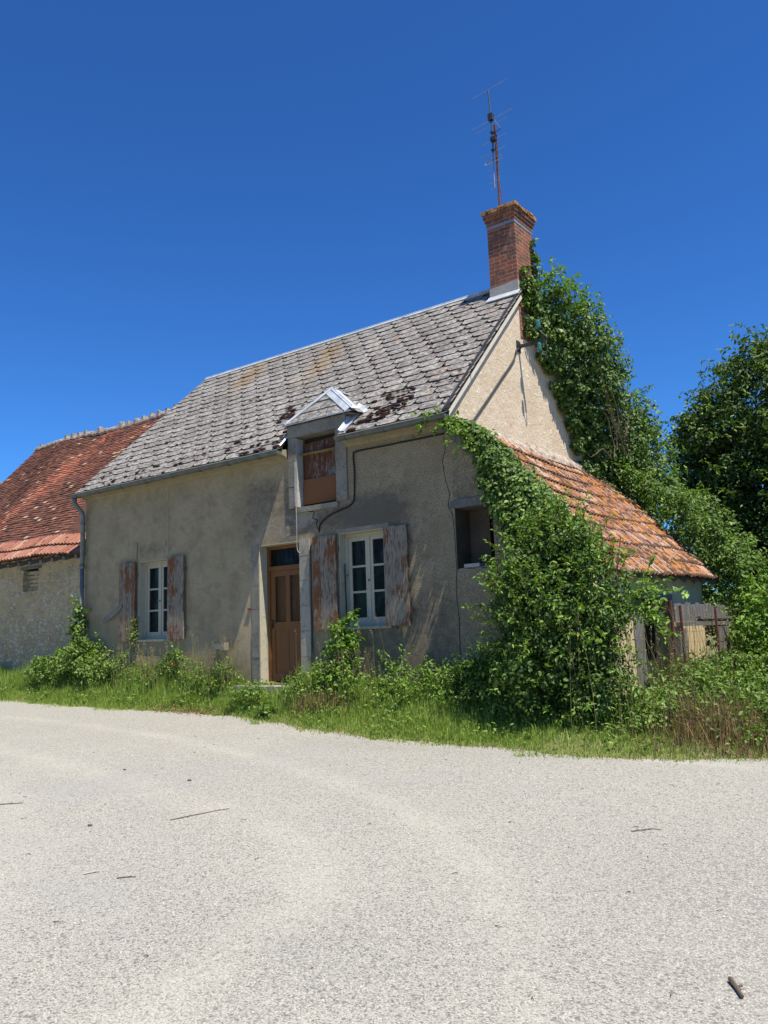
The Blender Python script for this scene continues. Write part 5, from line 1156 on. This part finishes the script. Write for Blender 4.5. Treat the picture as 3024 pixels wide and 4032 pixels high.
# daisies
dm = MB()
for i in range(34):
    if i < 18: x, y = rg.normal(-1.35, .18), rg.normal(-1.1, .06)
    else: x, y = rg.uniform(-9.5, -7.5), rg.uniform(-.95, -.75)
    z = float(ground_z(x, y))+.13; r_ = .011; dm.face([(x+r_*math.cos(t), y+r_*math.sin(t)-.003, z+r_*.6*math.sin(t+1)) for t in [k*math.pi/3 for k in range(6)]])
tag(dm.build('daisies', MT['daisy']), 'tiny white daisies scattered in the verge grass', 'daisies', kind='stuff')

# ---------------------------------------------------------------- bits on the road
def twig(pts, r, label, mat='bark', name='twig', cat_='twig'):
    mb = MB(); P = [Vector((x, y, float(road_z(x, y))+.004+r+dz)) for x, y, dz in pts]; n = len(P)
    mb.tube(P, [r*(1-.5*i/n) for i in range(n)], 6)
    for i in range(1, n-1): mb.tube([P[i], P[i]+Vector((.02, .015, .006))*(1 if i % 2 else -1)], r*.5, 4)
    tag(mb.build(name, MT[mat]), label, cat_)
twig([(.76, -5.64, 0), (.79, -5.5, .002), (.83, -5.35, .001), (.86, -5.25, .003), (.90, -5.15, 0)], .0038, 'long thin dark twig lying in the middle of the road')
twig([(1.36, -6.8, 0), (1.385, -6.75, .002), (1.4, -6.71, 0)], .005, 'short straw-coloured stick at the lower left of the road', 'string')
twig([(1.62, -6.74, 0), (1.66, -6.69, .001), (1.7, -6.66, 0)], .004, 'short dark stick beside the straw-coloured one')
twig([(3.94, -4.24, 0), (4.0, -4.19, .004), (4.04, -4.12, .002), (4.10, -4.10, 0)], .004, 'forked twig at the right of the road')
twig([(5.10, -6.22, .002), (5.14, -6.28, .0), (5.18, -6.35, 0)], .011, 'thick brown bark stub at the lower right of the road')
twig([(-1.12, -6.1, 0), (-1.0, -5.98, .003), (-.92, -5.9, 0)], .005, 'thin reddish twig at the left edge of the road')
def pebble(x, y, r, label, mat='bark'):
    mb = MB(); z = float(road_z(x, y))+.004; n = 8; rings = []
    for f_, h in ((.8, 0), (1, .4), (.7, .85), (.2, 1)): rings.append([(x+r*f_*math.cos(t)*rnd.uniform(.8, 1.15)*1.3, y+r*f_*math.sin(t)*rnd.uniform(.8, 1.1), z+r*h*.8) for t in [2*math.pi*j/n for j in range(n)]])
    for a, b in zip(rings, rings[1:]):
        for j in range(n): mb.face([a[j], a[(j+1) % n], b[(j+1) % n], b[j]])
    mb.face(rings[-1]); tag(mb.build('clod', MT[mat], smooth=True), label, 'clod')
pebble(-.31, -4.55, .02, 'small brown clod above the long twig'); pebble(.32, -6.06, .018, 'brown clod left of the long twig'); pebble(-1.4, -4.5, .016, 'dark clod at the upper left of the road')
rgd = np.random.default_rng(77); lines = []
for _ in range(80):
    x, y = rgd.uniform(-3, 6.2), rgd.uniform(-8, -2.1); a = rgd.uniform(0, 6.28); l = rgd.uniform(.015, .05); z = float(road_z(x, y))+.008
    lines.append([np.array([x, y, z]), np.array([x+l*.5*math.cos(a), y+l*.5*math.sin(a), z+.004]), np.array([x+l*math.cos(a+.3), y+l*math.sin(a+.3), z])])
tag(stems('straw_litter', lines, .0028, MT['dry'], None, 4), 'small straws and bark crumbs scattered over the road', kind='stuff')
# scattered loose chips: tiny real stones
n = 5200; X = rg.uniform(-3, 6.6, n); Y = rg.uniform(-8.2, -1.9, n); k = Y < edge_y(X)-.05; X, Y = X[k], Y[k]; n = len(X); r_ = rg.uniform(.002, .0055, n)
ang = rg.uniform(0, 6.28, (n, 1))+np.arange(4)[None]*np.pi/2; rad = r_[:, None]*rg.uniform(.7, 1.3, (n, 4)); Zr = road_z(X, Y)+.004
base_ = np.stack([X[:, None]+rad*np.cos(ang), Y[:, None]+rad*np.sin(ang), np.repeat(Zr[:, None], 4, 1)], -1); top_ = np.stack([X, Y, Zr+r_*.9], -1)[:, None]
g = G('loose_chips'); MT['chips'] = g.done(g.ramp(g.attr('rnd'), [(0, (.07, .07, .075)), (.45, (.2, .19, .18)), (.7, (.45, .43, .4)), (1, (.62, .58, .5))]), .9)
tag(np_mesh('loose_gravel', np.concatenate([base_, top_], 1), 5, [(0, 1, 4), (1, 2, 4), (2, 3, 4), (3, 0, 4)], MT['chips'], rg.random(n)), 'loose stone chips on the road', kind='stuff')

for o in bpy.data.objects:
    if o.parent is not None and o.name.split('.')[0] in ('shoots', 'young_shoots', 'long_shoots', 'arching_shoots', 'trailing_shoots', 'shoot_stems', 'arching_stems', 'woody_stems', 'stalks', 'seed_heads'): o['kind'] = 'stuff'
